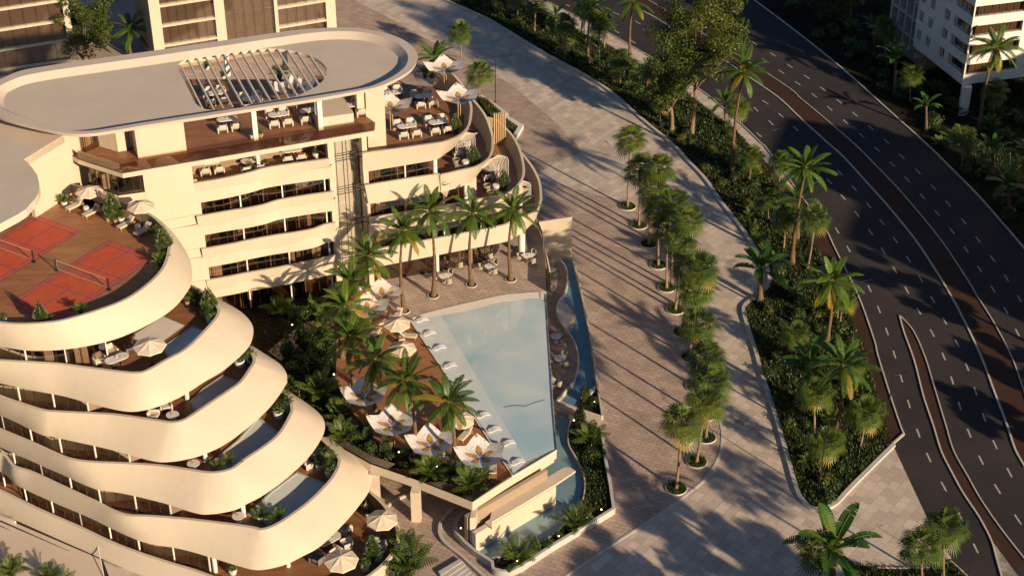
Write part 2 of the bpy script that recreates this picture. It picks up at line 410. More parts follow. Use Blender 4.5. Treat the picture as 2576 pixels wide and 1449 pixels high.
kerb('median_kerb', ML, 0, .13, .2, MT['kerb'], 5, -1)
kerb('median_kerb', MR, 0, .13, .12, MT['kerb'], 5, 1)
kerb('slip_kerb', IL, 0, .13, .16, MT['kerb'], 5, 1)
kerb('slip_kerb', IR, 0, .13, .12, MT['kerb'], 5, -1)
kerb('far_kerb', FK, 0, .14, .2, MT['kerb'], 5, -1)
kerb('near_kerb', NK, 0, .13, .15, MT['kerb'], 5, 1)
kerb('verge_edge_kerb', [P(1362,8),P(1250,105)], 0, .15, .22, MT['kerb'], 0, 1)
# lane markings
rows_ = [
 [Q(1220,435),Q(1410,550),Q(1580,665),Q(1750,775),Q(1910,895),Q(2075,1020),Q(2235,1150),Q(2395,1285),Q(2550,1420),Hh(1350,160),Hh(1510,310),Hh(1665,470),Hh(1815,635),Hh(1970,810),Hh(2115,995),Hh(2260,1185),Hh(2400,1380),L(2530,175)],
 [Q(1330,610),Q(1495,725),Q(1660,840),Q(1825,960),Q(1980,1090),Q(2140,1225),Q(2300,1360),Hh(1100,90),Hh(1255,240),Hh(1405,395),Hh(1555,560),Hh(1705,730),Hh(1855,910),Hh(1995,1095),Hh(2130,1290),L(2265,80),L(2395,295),L(2510,515)],
 [Cc(1040,40),Cc(1250,140),Cc(1465,230),Q(1335,1030),Q(1490,1160),Q(1640,1295),Hh(730,325),Hh(870,480),Hh(1015,650),Hh(1150,820),Hh(1285,1000),Hh(1415,1190),Hh(1540,1390),L(1660,185),L(1780,400),L(1905,625),L(2005,860),L(2090,1105),L(2175,1365),P(2285,125),P(2430,405)],
 [Q(1240,1100),Q(1390,1235),Hh(620,410),Hh(760,570),Hh(900,740),Hh(1035,920),Hh(1160,1105),Hh(1280,1300),L(1400,90),L(1520,300),L(1655,520),L(1770,755),L(1855,995),L(1930,1250),P(2025,10),P(2145,280),P(2310,570),P(2515,875)],
 [Cc(755,55),Cc(1250,320),Cc(1420,425),Q(1270,1355),Hh(195,320),Hh(575,715),Hh(700,905),Hh(815,1090),L(1025,75),L(1120,285),L(1200,505),L(1275,735),L(1345,975),L(1420,1230),P(1515,10),P(1620,255),P(1770,545),P(1940,850),P(2095,1170)],
]
b = MB()
for r in rows_:
    ps = [U(p, .009) for p in r]
    for i, p in enumerate(ps):
        d = (ps[min(len(ps)-1,i+1)]-ps[max(0,i-1)]).normalized()
        n = Vector((-d.y,d.x,0))*.085; e = d*.72
        b.poly([p-e-n,p+e-n,p+e+n,p-e+n])
b.build('lane_markings', MT['mark'], kind='structure')

# stone promenade and paver plazas
PB = [G(1530,672),G(1640,850),G(1740,1050),K(1900,-200),K(2100,500),K(2200,900),K(2280,1240),K(2312,1447),O(2325,20),O(2310,180),O(2260,310),O(2150,470),O(2000,600),O(1700,820),O(1300,1080),O(1000,1280),O(750,1447),O(500,1620)]
sheet('promenade', cr(SL,4)+[P(1640,940),P(1850,1270),P(1600,1340),P(1200,1360),P(1100,1560),O(400,2000),N(0,2000),M(-600,1800),A(-900,1000),A(0,-400),B(1600,-200)], .02, MT['promenade'])
sheet('plaza_upper', [B(1080,0),B(1500,215),B(1800,390),Cc(0,725),Cc(200,860),Cc(430,1050),Cc(640,1230),Cc(840,1440),G(885,80),G(860,130),G(700,200),G(460,318),G(200,400),F(1800,500),A(1500,900),A(300,300),A(1500,-200),B(900,-60)], .026, MT['pavers'])
PQ = [G(690,440),G(850,482),G(1150,568),G(1400,630),G(1530,672)]
sheet('plaza_lower', PQ+cr(PB,4)[1:]+[N(2000,2200),N(800,2000),N(200,1300),J(1400,900),G(200,900),G(500,604)], .026, MT['pavers'])
b = MB()
kerb('', PB, .02, .07, .24, None, 5, -1, b); kerb('', PQ, .02, .045, .12, None, 4, 1, b)
kerb('', [B(1430,0),B(1800,220),Cc(0,530),Cc(250,690),Cc(600,920),Cc(850,1150),Cc(1170,1440),G(1140,10),G(1330,240),G(1500,560)], .02, .03, .12, None, 4, 1, b)
kerb('', [G(690,440),G(500,602)], .02, .05, .15, None, 0, 1, b)
b.build('plaza_kerb', MT['kerb'], kind='structure')
# planting strip
kerb('strip_kerb', SL, 0, .28, .42, MT['stonew'], 5, -1)
strip_poly = cr([tuple(p) for p in SL],4)+list(reversed(cr(SR,4)))
sheet('planting_bed', strip_poly, .10, MT['soil'])
# bottom right bed
sheet('planting_bed', [P(850,1330),P(1200,1360),P(1600,1340),P(1850,1275),P(2010,1440),P(2100,1600),P(900,1700)], .10, MT['soil'])
kerb('bed_kerb', [P(1100,1345),P(1300,1352),P(1600,1345),P(1850,1285),P(2010,1430),P(2100,1540)], 0, .16, .2, MT['kerb'], 0, -1)
# ================= TERRACED BUILDING (left) =================
o_fi = {}
def ribbon(name, prs, zr, zb, zf, side, parent, n=5, thick=.28, soff=2.6, m='wall', inner='taupe', bulge=.0, cap=.12):
    """prs: list of (rim px, foot px[, rim height]); a parapet shell with thickness and soffit"""
    prs = list(prs); r0 = [U(a[0], a[2] if len(a) > 2 else zr) for a in prs]; n0 = normals(r0, side)
    for i, a in enumerate(prs):
        if a[1] is None:
            zz = a[2] if len(a) > 2 else zr; q = r0[i]+n0[i]*1.35
            prs[i] = (a[0], scr((q.x, q.y, zb)), zz)
    flat = [(a[0][0],a[0][1],a[1][0],a[1][1], a[2] if len(a) > 2 else zr, a[3] if len(a) > 3 else zb) for a in prs]
    fl = cr(flat, n)
    rim = [U((q[0],q[1]), q[4]) for q in fl]; bot = [U((q[2],q[3]), q[5]) for q in fl]
    nr = normals(rim, side); nb = normals(bot, side)
    mid = []
    rows = []
    K_ = 5
    for k in range(K_+1):
        t = k/K_
        rows.append([r.lerp(o, t) - n_*(bulge*4*t*(1-t)) for r, o, n_ in zip(rim, bot, nb)])
    b = MB(); b.rows(rows, 0, True)
    ri = [r+n_*thick for r, n_ in zip(rim, nr)]
    b.strip(rim, ri, 0)
    fi = []
    for p, r_, q, n_ in zip(ri, rim, bot, nr):
        lean = max(0, (q-r_).dot(n_))*(r_.z-zf)/(r_.z-q.z); fi.append(Vector((p.x+n_.x*lean, p.y+n_.y*lean, zf)))
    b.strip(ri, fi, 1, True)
    si = [q+n_*soff for q, n_ in zip(bot, nb)]; b.strip(bot, si, 0)
    b.poly([rim[0],ri[0],fi[0],si[0],bot[0]]); b.poly([rim[-1],ri[-1],fi[-1],si[-1],bot[-1]])
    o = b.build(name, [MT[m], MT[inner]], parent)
    o_fi[o.name] = fi
    return o, rim, ri, bot, si
def glazing(line, z0, z1, parent, step=1.15, glass='glass', fr=.05, hor=True, name='window'):
    """glass skin along a polyline with mullions as one frame"""
    lo = [Vector((p[0],p[1],z0)) for p in line]; hi = [Vector((p[0],p[1],z1)) for p in line]
    b = MB(); b.strip(lo, hi, 0); g = b.build(name, MT[glass], parent)
    f = MB()
    for p, d in arclen(lo, step):
        f.box((p.x, p.y, (z0+z1)/2), (fr, .09, z1-z0), atan2(d.y, d.x))
    for a, c in zip(lo, lo[1:]):
        mid = (a+c)/2; l = (c-a).length; rz = atan2(c.y-a.y, c.x-a.x)
        if l < .02: continue
        f.box((mid.x,mid.y,z0+.04), (l+.02,.08,.08), rz); f.box((mid.x,mid.y,z1-.03), (l+.02,.08,.06), rz)
    f.build('frame', MT['frame'], g); return g
def lining(line, depth, side, z0, z1, parent, curt=0., seed=1, dp2=None):
    """room behind the glass: floor, back wall, drawn curtains"""
    back = offset(line, depth, side); b = MB()
    lo = [Vector((p.x,p.y,z0+.01)) for p in line]; bl = [Vector((p.x,p.y,z0+.01)) for p in back]; bh = [Vector((p.x,p.y,z1)) for p in back]
    hi = [Vector((p.x,p.y,z1)) for p in line]
    b.strip(lo, bl, 1); b.strip(bl, bh, 0); b.strip(hi, bh, 0)
    rr = random.Random(seed)
    pts = arclen(lo, 3.6); inn = offset([p for p, d in pts], .5, side) if len(pts) > 2 else []
    for (p, d), q in zip(pts, inn):     # partition walls
        n = Vector((-d.y*side, d.x*side, 0))
        c_ = p+n*depth*.5; b.box((c_.x,c_.y,(z0+z1)/2), (depth*.95,.12,z1-z0-.02), atan2(n.y,n.x))
        if rr.random() < curt:
            wd = rr.uniform(.5,1.3); st = p+d*rr.uniform(.3,2.)+n*.35; row=[]
            for k in range(13): row.append(st+d*(wd*k/12)+n*(.06 if k%2 else 0))
            b.strip([Vector((v.x,v.y,z0+.02)) for v in row], [Vector((v.x,v.y,z1-.03)) for v in row], 2)
    return b.build('room_interior', [MT['inside'], MT['insidefloor'], MT['curtain']], parent)
TB = empty('terraced_building', (-60,125,0), label='cream terraced building with stacked curved balconies and courts on its top deck', cat='building')
TB_inv = Vector((60,-125,0))
_b = MB.build
def build_off(self, name, mats, parent=None, loc=None, rz=0., **kw):
    """meshes are made in world coordinates; parts keep their parent's origin out of their own placement"""
    o = _b(self, name, mats, parent, loc, rz, **kw)
    if parent is not None and loc is None and WORLDPARTS:
        r = parent
        while r.parent: r = r.parent
        if parent is r:
            o.location = -r.location if r.type == 'EMPTY' else (0,0,0)
    return o
WORLDPARTS = True
MB.build = build_off
LV = [20.6, 16.6, 12.6, 8.6, 4.6, .6]
rb = {}
# court level
rb[0] = [(E(430,345),E(430,560)),(E(600,398),E(600,613)),(E(860,465),E(860,680)),(E(1040,520),E(1040,760)),(E(1330,652),E(1400,860)),(E(1520,738),E(1620,860)),(E(1640,842),E(1770,975)),(E(1700,960),E(1860,1100)),(E(1716,1050),E(1915,1230)),
 (E(1690,1190),E(1930,1400)),(E(1630,1310),I(1885,100)),(I(1500,29),I(1740,275)),(I(1290,175),I(1500,432)),(I(1020,285),I(1150,585)),(I(640,395),I(760,672)),(I(380,427),I(450,698)),(I(180,433),I(230,692)),(I(0,420),I(0,655)),(I(-350,370),I(-350,590))]
rb[1] = [(I(1905,35),I(1960,60)),(I(2000,100),I(2130,150)),(I(2160,212),I(2390,285)),(I(2212,280),I(2525,420)),(I(2195,350),I(2540,550)),(I(2130,435),I(2475,690)),(I(1960,612),I(2255,888)),(I(1840,708),I(2050,1012)),
 (I(1680,792),I(1850,1142)),(I(1480,903),I(1640,1240)),(I(1360,926),I(1450,1296)),(I(1200,915),I(1280,1309)),(I(900,878),I(1050,1265)),(I(600,838),I(660,1160)),(I(350,822),I(400,1110)),(I(0,800),I(0,1025)),(I(-350,780),I(-350,930))]
rb[2] = [(J(0,640),J(60,650)),(J(60,700),J(200,735)),(J(95,765),J(340,830)),(J(92,820),J(405,920)),(J(70,855),J(412,985)),(I(2430,1010),J(395,1050)),(I(2300,1105),J(200,1310)),(I(2150,1205),M(2320,85)),(I(1960,1333),M(2060,220)),
 (I(1850,1398),M(1870,275)),(I(1730,1423),M(1690,301)),(I(1600,1408),M(1530,291)),(I(1200,1350),M(1170,193)),(I(1000,1335),M(950,140)),(I(600,1316),M(560,55)),(I(430,1300),I(400,1535)),(I(200,1230),I(170,1420)),(I(0,1160),I(0,1345)),(I(-350,1010),I(-350,1190))]
rb[3] = [(J(370,1092),J(430,1110)),(J(440,1170),J(600,1215)),(J(475,1255),J(740,1330)),(J(465,1330),J(792,1430)),(N(360,0),N(770,40)),(N(230,120),N(640,240)),(N(0,275),N(420,455)),(M(2440,300),N(180,630)),(M(2330,375),N(30,710)),
 (M(2180,410),M(2350,785)),(M(2050,408),M(2100,826)),(M(1900,385),M(1950,810)),(M(1600,342),M(1650,715)),(M(1250,320),M(1250,620)),(M(950,308),M(980,575)),(M(750,285),M(800,510)),(M(600,240),M(620,425)),(M(300,105),M(300,285)),(M(0,-20),M(0,152)),(M(-350,-180),M(-350,0))]
rb[4] = [(N(760,48),N(900,60)),(N(880,165),N(1130,235)),(N(945,250),N(1245,370)),(N(950,310),N(1268,460)),(N(910,410),N(1240,580)),(N(830,520),N(1180,680)),(N(640,705),N(1010,890)),(N(400,880),N(760,1135)),(N(250,960),N(560,1250)),(N(140,985),N(380,1335)),
 (M(2560,970),M(2600,1385)),(M(2400,943),M(2400,1345)),(M(2100,905),M(2100,1252)),(M(1800,872),M(1800,1170)),(M(1500,850),M(1480,1115)),(M(1300,842),M(1280,1042)),(M(1150,802),M(1100,958)),(M(950,702),M(900,860)),(M(600,540),M(600,733)),(M(320,410),M(320,608)),(M(150,355),M(180,540)),(M(90,305),M(120,490)),(M(50,252),M(60,430)),(M(0,222),M(0,395)),(M(-200,180),M(-200,330))]
rb[5] = [(N(1180,520),N(1250,560)),(N(1270,600),N(1310,650)),(N(1400,730),N(1440,790)),(N(1500,880),N(1530,940)),(N(1545,1020),N(1560,1090)),(N(1520,1150),N(1530,1230)),(N(1440,1270),N(1450,1350)),(N(1330,1380),N(1330,1470)),(N(1150,1500),N(1150,1600)),(N(800,1640),N(800,1780)),(N(300,1700),N(300,1860)),(M(2400,1560),M(2400,1760)),
 (M(1950,1395),M(1950,1640)),(M(1700,1320),M(1700,1560)),(M(1400,1222),M(1400,1460)),(M(1100,1105),M(1100,1340)),(M(800,962),M(800,1195)),(M(400,788),M(400,1010)),(M(0,592),M(0,815)),(M(-300,450),M(-300,670))]
zbm = {0:19.2,1:15.2,2:11.2,3:7.2,4:3.2,5:-.3}
RB = {}
back = [Vector((-78,120,0)), Vector((-70,185,0)), Vector((-30,168,0))]
cutx = {1:1110, 2:840, 3:1270, 4:1700, 5:2060}
for k in range(6):
    z = LV[k]
    o, rim, ri, bot, si = ribbon('balcony_parapet', rb[k], z+1.1, zbm[k], z, -1, TB, bulge=.15, soff=.9)
    RB[k] = (rim, ri, bot, si)
# ---- decks, rooms and pools of the terraced building ----
MT['deck2'] = wood('terrace_timber', (.25,.115,.055), (.31,.145,.068), -.45)
back_pts = {0:[Vector((-60,125,0)),Vector((-62,150,0)),Vector((-45,152,0))], 1:[Vector((-66,122,0)),Vector((-60,145,0)),Vector((-36,141,0))]}
for k in range(6):
    z = LV[k]; rim, ri, bot, si = RB[k]
    bp = back_pts.get(k, [Vector((-64-k*.6,124-k*.2,0)), Vector((-60,142,0)), Vector((-34,140,0)) if k < 3 else Vector((-30,134,0))])
    poly = [Vector((p.x,p.y,0)) for p in ri]+bp
    b = MB(); b.prism(poly, zbm[k]+.03, z, 0, 1); b.build('terrace_floor', [MT['deck2' if k else 'deck'], MT['wall']], TB)
    if k:
        ubot = RB[k-1][2]
        cx_ = I(cutx[k], 0)[0]
        gl = []; last = max(i for i, p in enumerate(ubot) if scr(p)[0] >= cx_)
        for i, (p, n_) in enumerate(zip(ubot, normals(ubot, -1))):
            if i > last: gl.append(Vector((p.x+n_.x*.75, p.y+n_.y*.75, 0)))
        d = Vector((-.30,.95,0))
        gl = [gl[0]+Vector((.05,.05,0))]*0+gl
        glazing(gl, z, zbm[k-1]+.02, TB, 1.1)
        lining(gl, 4.5, -1, z, zbm[k-1]-.01, TB, .45, k)
        for p, dd in arclen(gl, 3.6):
            pil = MB(); pil.box((p.x, p.y, (z+zbm[k-1])/2), (.1,.14,zbm[k-1]-z), atan2(dd.y,dd.x)); pil.build('pilaster', MT['white'], TB)
# round columns under the balcony noses
for k, q in ((3, M(2065,290)), (4, M(2450,840)), (5, M(2165,1400)), (5, N(425,1345)), (2, I(1880,1185))):
    p = U(q, LV[k]); b = MB(); b.lathe([(.22,0),(.22,zbm[k-1]-LV[k]+.02)], (p.x,p.y,LV[k]), 16); b.build('column', MT['white'], TB)
# plunge pools
def pool(name, pts, z, parent, edge=.22, m='plunge', lip=.10, **kw):
    P = [U(p, z+lip) for p in pts]
    if area(P) > 0: P.reverse()
    out = []
    n = len(P); c = sum(P, Vector((0,0,0)))/n
    inner = []
    for i in range(n):
        a = P[i-1]; q = P[i]; d_ = P[(i+1)%n]
        e1 = (q-a).normalized(); e2 = (d_-q).normalized(); nn = Vector((e1.y+e2.y, -e1.x-e2.x, 0))
        nn = nn.normalized() if nn.length > 1e-6 else Vector((e1.y,-e1.x,0))
        k_ = 1/max(.35, nn.dot(Vector((e1.y,-e1.x,0))))
        inner.append(q+nn*edge*k_)
    b = MB(); b.strip(P, inner, 0, False, True)
    b.strip([Vector((p.x,p.y,z-.3)) for p in P], P, 0, False, True)
    b.strip(inner, [Vector((p.x,p.y,z-.2)) for p in inner], 0, False, True)
    o = b.build(name, MT['stonew'], parent, **kw)
    b = MB(); b.poly([Vector((p.x,p.y,z+lip-.05)) for p in inner]); wt = b.build('water', MT[m], o if parent is None else parent)
    return o
for k, pts in ((1, [I(1925,450),I(2078,500),I(1990,620),I(1850,710),I(1700,785),I(1620,665)]),
               (2, [I(2235,940),I(2415,1010),I(2330,1085),I(2150,1200),I(1955,1335),I(1915,1195),I(2040,1070)]),
               (3, [N(120,-160),N(345,10),N(230,105),N(0,265),M(2330,368),M(2240,390),M(2130,330),M(2110,305),M(2380,80)]),
               (4, [N(510,395),N(825,520),N(645,700),N(400,878),N(260,930),N(150,890),N(10,815),N(250,590)])):
    pool('plunge_pool', pts, LV[k]+.02, TB)
b = MB(); b.poly([U(p, 16.625) for p in (I(1640,355),I(1855,445),I(1560,660),I(1305,560))]); b.build('stone_inlay', MT['white'], TB)
# badminton courts on the top deck
def netthing(a, c, label):
    a.z = c.z = 0; h = 1.2; o = (a+c)/2; t = empty('court_net', (o.x,o.y,20.6), label=label, cat='net', group='nets across the badminton courts')
    d_ = (c-a).normalized()
    for q in (a, c):
        b = MB(); v = q-o; b.tube([v, v+Vector((0,0,h+.05))], .07, 8); b.box((v.x,v.y,.04),(.3,.3,.08)); b.build('post', MT['black'], t, (0,0,0))
    A_ = a-o+d_*.12; C_ = c-o-d_*.12
    b = MB(); n_ = Vector((-d_.y,d_.x,0))*.02
    for z0, z1 in ((h-.09,h),(.18,.25)):
        b.poly([A_+Vector((0,0,z0)),C_+Vector((0,0,z0)),C_+Vector((0,0,z1)),A_+Vector((0,0,z1))])
    for q, s_ in ((A_,1),(C_,-1)): b.poly([q+Vector((0,0,.2)),q+d_*.07*s_+Vector((0,0,.2)),q+d_*.07*s_+Vector((0,0,h)),q+Vector((0,0,h))])
    b.build('tape', MT['linew'], t, (0,0,0))
    b = MB(); L_ = (C_-A_).length; k = int(L_/.22)
    for i in range(k): q = A_+d_*L_*(i+.5)/k; b.box((q.x,q.y,(.25+h-.09)/2),(.008,.008,h-.34), atan2(d_.y,d_.x))
    for j in range(5): z = .3+j*.18; q=(A_+C_)/2; b.box((q.x,q.y,z),(L_,.008,.008), atan2(d_.y,d_.x))
    b.build('mesh', MT['greyfab'], t, (0,0,0))
def mkcourt(pf, pr, pl, label, nlab):
    f, r, l = U(pf,20.6), U(pr,20.6), U(pl,20.6)
    ex = (r-f); W_ = ex.length; ex.normalize(); ey = (l-f); Ln = W_*2.2; ey = (ey-ex*ey.dot(ex)).normalized()
    t = empty('badminton_court', (f.x,f.y,20.6), label=label, cat='sports court', group='badminton courts on the top deck')
    def pt(u, v, z=.006): return Vector((0,0,z))+ex*u*W_+ey*v*Ln
    b = MB(); b.poly([pt(0,0),pt(0,1),pt(1,1),pt(1,0)]); b.build('surface', MT['court'], t, (0,0,0))
    b = MB(); lw = .04
    def ln(u0,v0,u1,v1):
        a = pt(u0,v0,.011); c = pt(u1,v1,.011); d_ = (c-a).normalized(); n_ = Vector((-d_.y,d_.x,0))*lw; b.poly([a-n_,c-n_,c+n_,a+n_])
    for u in (0,.075,.925,1): ln(u,0,u,1)
    for v in (0,.057,.352,.648,.943,1): ln(0,v,1,v)
    ln(.5,0,.5,.352); ln(.5,.648,.5,1)
    b.build('court_lines', MT['line'], t, (0,0,0))
    o = Vector((f.x,f.y,0)); netthing(o+pt(-.06,.5,0), o+pt(1.04,.5,0), nlab)
WORLDPARTS = False
mkcourt((273.3,605.2),(392,647.1),(16.6,768), 'red badminton court with blue lines nearest the front parapet of the top deck', 'pale-taped net across the red court nearest the front parapet')
Zc=reg(0,600,4.528)
mkcourt(Zc(470,62),Zc(1045,262),Zc(-60,360), 'red badminton court with blue lines further back beside the grey roof', 'pale-taped net across the red court further back beside the grey roof')
WORLDPARTS = True
# ================= HOTEL WING =================
HW = empty('hotel_wing', (-25,150,0), label='long cream hotel wing with wavy balconies, glass lift shaft and oval roof terrace', cat='building')
e = Vector((.924,.382,0)).normalized(); nb_ = Vector((-e.y,e.x,0)); O0 = Vector((-32.5,143.4,0))
def fp(s, d=0.): return O0+e*s+nb_*d
Y = reg(1180,690,6.44)
wl = {20.6:[(E(1947,433),E(1955,622)),(E(2200,392),E(2240,575)),(E(2400,350),E(2420,537)),(F(60,318),F(30,520)),(F(200,278),F(160,485)),(F(450,238),F(500,425)),(F(835,187),F(852,355))],
 16.6:[(E(1975,768),E(2010,950)),(E(2300,710),E(2330,895)),(F(0,685),F(0,865)),(F(180,648),F(200,825)),(F(330,602),F(350,780)),(F(600,555),F(600,738)),(F(885,515),F(872,692))],
 12.6:[(E(2025,1095),E(2050,1272)),(E(2330,1040),E(2350,1215)),(F(0,1010),F(0,1190)),(F(250,962),F(300,1138)),(F(500,925),F(560,1095)),(F(680,890),F(750,1042)),(F(800,845),F(820,1020)),(F(905,828),F(902,1003))],
 8.6:[(E(2072,1408),I(2100,170)),(E(2330,1362),I(2350,125)),(F(0,1333),F(0,1500)),(F(300,1282),F(300,1440)),(F(700,1200),F(700,1375)),(F(930,1145),F(930,1320))]}
WB = {}
for z, pr in wl.items(): WB[z] = ribbon('balcony_parapet', pr, z+1.1, z-1.4, z, 1, HW, soff=1.4, inner='taupe')
wr = {20.6:[(F(1170,130),F(1175,320)),(F(1500,88),F(1530,262)),(F(1800,45),F(1860,205)),(X(400,360),X(330,690)),(X(600,300),X(470,590)),(X(780,220),X(640,465)),(X(900,120),X(800,265)),(X(980,0),X(930,100)),(W(1368,1250),None,21.8),(W(1374,1100),None,21.9),(W(1345,980),None,22),(W(1290,850),None,22.2),(W(1190,650),None,22.5),(W(1130,570),None,22.6),(W(1050,475),None,22.7),(W(930,380),None,22.7),(W(700,290),None,22.7)],
 16.6:[(F(1195,455),F(1232,640)),(F(1530,400),F(1560,590)),(F(1900,345),F(1930,522)),(X(400,1010),X(400,1350)),(X(800,920),X(720,1270)),(X(1100,850),X(1000,1140)),(X(1300,740),X(1190,920)),(X(1400,640),X(1320,755)),(X(1445,500),X(1410,600)),(X(1452,340),None),(X(1440,190),None),(X(1380,0),None,18),(W(1690,1330),None,18.2),(W(1600,1180),None,18.4),(W(1500,1050),None,18.5),(W(1400,940),None,18.6),(W(1280,840),None,18.6)],
 12.6:[(F(1240,782),F(1245,965)),(F(1600,722),F(1600,900)),(F(1950,665),F(1950,840)),(F(2300,602),F(2280,770)),(X(1700,1395),G(90,710)),(X(1930,1240),G(300,570)),(X(2050,1080),X(2000,1190)),(X(2077,930),None),(X(2060,770),None),(X(2015,570),None,13.8),(X(1950,400),None,13.9),(X(1830,200),None,14),(X(1640,0),None,14.2),(W(1860,1340),None,14.3),(W(1690,1290),None,14.4)],
 8.6:[(F(1240,1105),F(1240,1285)),(F(1700,1025),F(1700,1195)),(F(2200,930),F(2200,1098)),(F(2576,855),F(2576,1025)),(G(200,815),G(200,990)),(G(380,745),G(330,905)),(G(470,700),G(440,790)),(G(503,600),None),(X(2422,1440),None),(X(2400,1200),None),(X(2330,1000),None,9.8),(X(2200,780),None,10),(X(2015,560),None,10.2),(X(1850,420),None,10.3)]}
WR = {}
for z, pr in wr.items(): WR[z] = ribbon('curved_balcony_wall', pr, z+1.1, z-1.4, z, 1, HW, soff=1.4, inner='bronze')
def wlin(z): return [p for p in WB[z][3]]
for z in (20.6, 16.6, 12.6, 8.6):
    # slab, left part
    b = MB(); b.prism([fp(-11,.4)]+[Vector((p.x,p.y,0)) for p in WB[z][2] if (p-O0).dot(e) > .3]+[fp(15,.3),fp(15,13),fp(-11,13)], z-1.37, z, 0, 1)
    b.build('terrace_floor', [MT['deck2'], MT['wall']], HW)
    ri = o_fi[WR[z][0].name]
    b = MB(); b.prism([fp(18.2,.4)]+[Vector((p.x,p.y,0)) for p in ri]+[Vector((ri[-1].x-14,ri[-1].y+3,0)), fp(16.5,13)], z-.4, z, 0, 1)
    b.build('terrace_floor', [MT['deck2'], MT['wall']], HW)
# glazing left part: levels below each band
for z in (16.6, 12.6, 8.6, 4.6):
    up = WB[z+4][3]
    lo_ = WB[z][1] if z in WB else None
    gl = [fp(.05,.8)]+[Vector((p.x,p.y,0)) for p in offset(up, .5, 1)[1:-1] if .4 < (p-O0).dot(e) < 14.1]+[fp(14.3,.75)]
    glazing(gl, z, z+2.6, HW, .95); lining(gl, 4.5, 1, z, z+2.6, HW, .35, int(z))
    for p, dd in arclen(gl, 4.6):
        pil = MB(); pil.box((p.x+dd.y*.1, p.y-dd.x*.1, z+1.3), (.14,.16,2.6), atan2(dd.y,dd.x)); pil.build('pilaster', MT['white'], HW)
# solid wall at the left
b = MB(); b.prism([fp(-13,0),fp(.4,0),fp(.4,1.6),fp(-13,1.6)], 3., 20.57, 0); b.prism([fp(-8.6,0),fp(.3,0),fp(.3,.3),fp(-8.6,.3)], 20.57, 21.66, 0); b.build('end_wall', MT['wall'], HW)
b = MB()
for z in (17.7,13.7,9.7): c = fp(-6.5,-.004); b.box((c.x,c.y,z), (13,.012,.05), atan2(e.y,e.x))
b.build('wall_joint', MT['taupe'], HW)
b = MB(); b.prism([fp(14.25,0),fp(14.9,0),fp(14.9,1.),fp(14.25,1.)], 4.6, 24.2, 0); b.build('shaft_pillar', MT['wall'], HW)
b = MB(); b.prism([fp(18.,0),fp(18.55,0),fp(18.55,1.2),fp(18.,1.2)], 4.6, 24.2, 0); b.build('shaft_pillar', MT['wall'], HW)
b = MB(); b.prism([fp(14.9,1.5),fp(17.1,1.5),fp(17.1,2.2),fp(14.9,2.2)], 4.6, 24.2, 0); b.build('shaft_wall', MT['wall'], HW)
b = MB(); b.prism([fp(17.1,1.9),fp(18.,1.9),fp(18,2.2),fp(17.1,2.2)], 4.6, 24.2, 0); b.build('shaft_wall', MT['taupe'], HW)
b = MB(); b.strip([Vector((*fp(14.9,.25).xy,4.6)),Vector((*fp(18,.25).xy,4.6))],[Vector((*fp(14.9,.25).xy,24.2)),Vector((*fp(18,.25).xy,24.2))]); g = b.build('shaft_glass', MT['clglass'], HW)
b = MB()
for s in (15.9,17.1): c = fp(s,.2); b.box((c.x,c.y,14.4),(.07,.07,19.6), atan2(e.y,e.x))
for z in (21.3,20.7,17.3,16.7,13.3,12.7,9.3,8.7): c = fp(16.45,.2); b.box((c.x,c.y,z),(3.1,.08,.07), atan2(e.y,e.x))
b.build('shaft_frame', MT['black'], g)
# glazing right part
for z in (16.6, 12.6, 8.6):
    up = WR[z+4][3]
    lim = {16.6:F(1900,0)[0],12.6:F(2210,0)[0],8.6:G(300,0)[0]}[z]; front = []
    for p in up:
        if scr(p)[0] > lim: break
        if not front or p.x > front[-1].x+.35: front.append(p)
    front = [Vector((p.x,p.y,0)) for p in offset(front, .5, 1)]
    front = [p for p in front if (p-O0).dot(e) > 18.9]; gl = [fp(18.55,.8)]+front+[front[-1]+nb_*6]
    glazing(gl, z, z+2.6, HW, .95); lining(gl[:-1], 4.5, 1, z, z+2.6, HW, .25, int(z)+3)
    b = MB(); q = front[-1]+nb_*5; b.prism([q, q+nb_*.4, q+e*2.2+nb_*1, q+e*2.2], z, z+2.62, 0); b.build('terrace_back_wall', MT['taupe'], HW)
    q = front[-1]-nb_*.2+e*.5; b = MB(); b.lathe([(.26,0),(.26,2.65)], (q.x,q.y,z), 16); b.build('column', MT['white'], HW)
    for p, dd in arclen(gl[:-1], 4.4):
        pil = MB(); pil.box((p.x+dd.y*.1, p.y-dd.x*.1, z+1.3), (.14,.16,2.6), atan2(dd.y,dd.x)); pil.build('pilaster', MT['white'], HW)
gl = [fp(18.55,.8)]+[U(q,4.6) for q in cr([Y(0,600),Y(550,500),Y(1100,385),Y(1300,330),Y(1450,240),Y(1530,120),Y(1540,20),Y(1500,-120)],4)]
for p in gl: p.z = 0
glazing(gl, 4.6, 7.22, HW, .95); 
b = MB(); b.poly([Vector((p.x,p.y,4.63)) for p in gl]+[Vector((*fp(20,9).xy,4.63))]); b.build('restaurant_floor', MT['insidefloor'], HW)
b = MB(); b.prism([fp(18.5,8),fp(30,8),fp(30,8.4),fp(18.5,8.4)], 4.6, 7.2); b.build('back_wall', MT['inside'], HW)
for q in (Y(1030,370),Y(420,520)):
    p = U(q,4.6); b = MB(); b.box((p.x,p.y,5.9),(.3,.3,2.6),atan2(e.y,e.x)); b.build('pilaster', MT['white'], HW)
p = U(Y(1960,200),4.6); b = MB(); b.lathe([(.4,0),(.4,2.7)], (p.x,p.y,4.6), 20); b.build('column', MT['white'], HW)
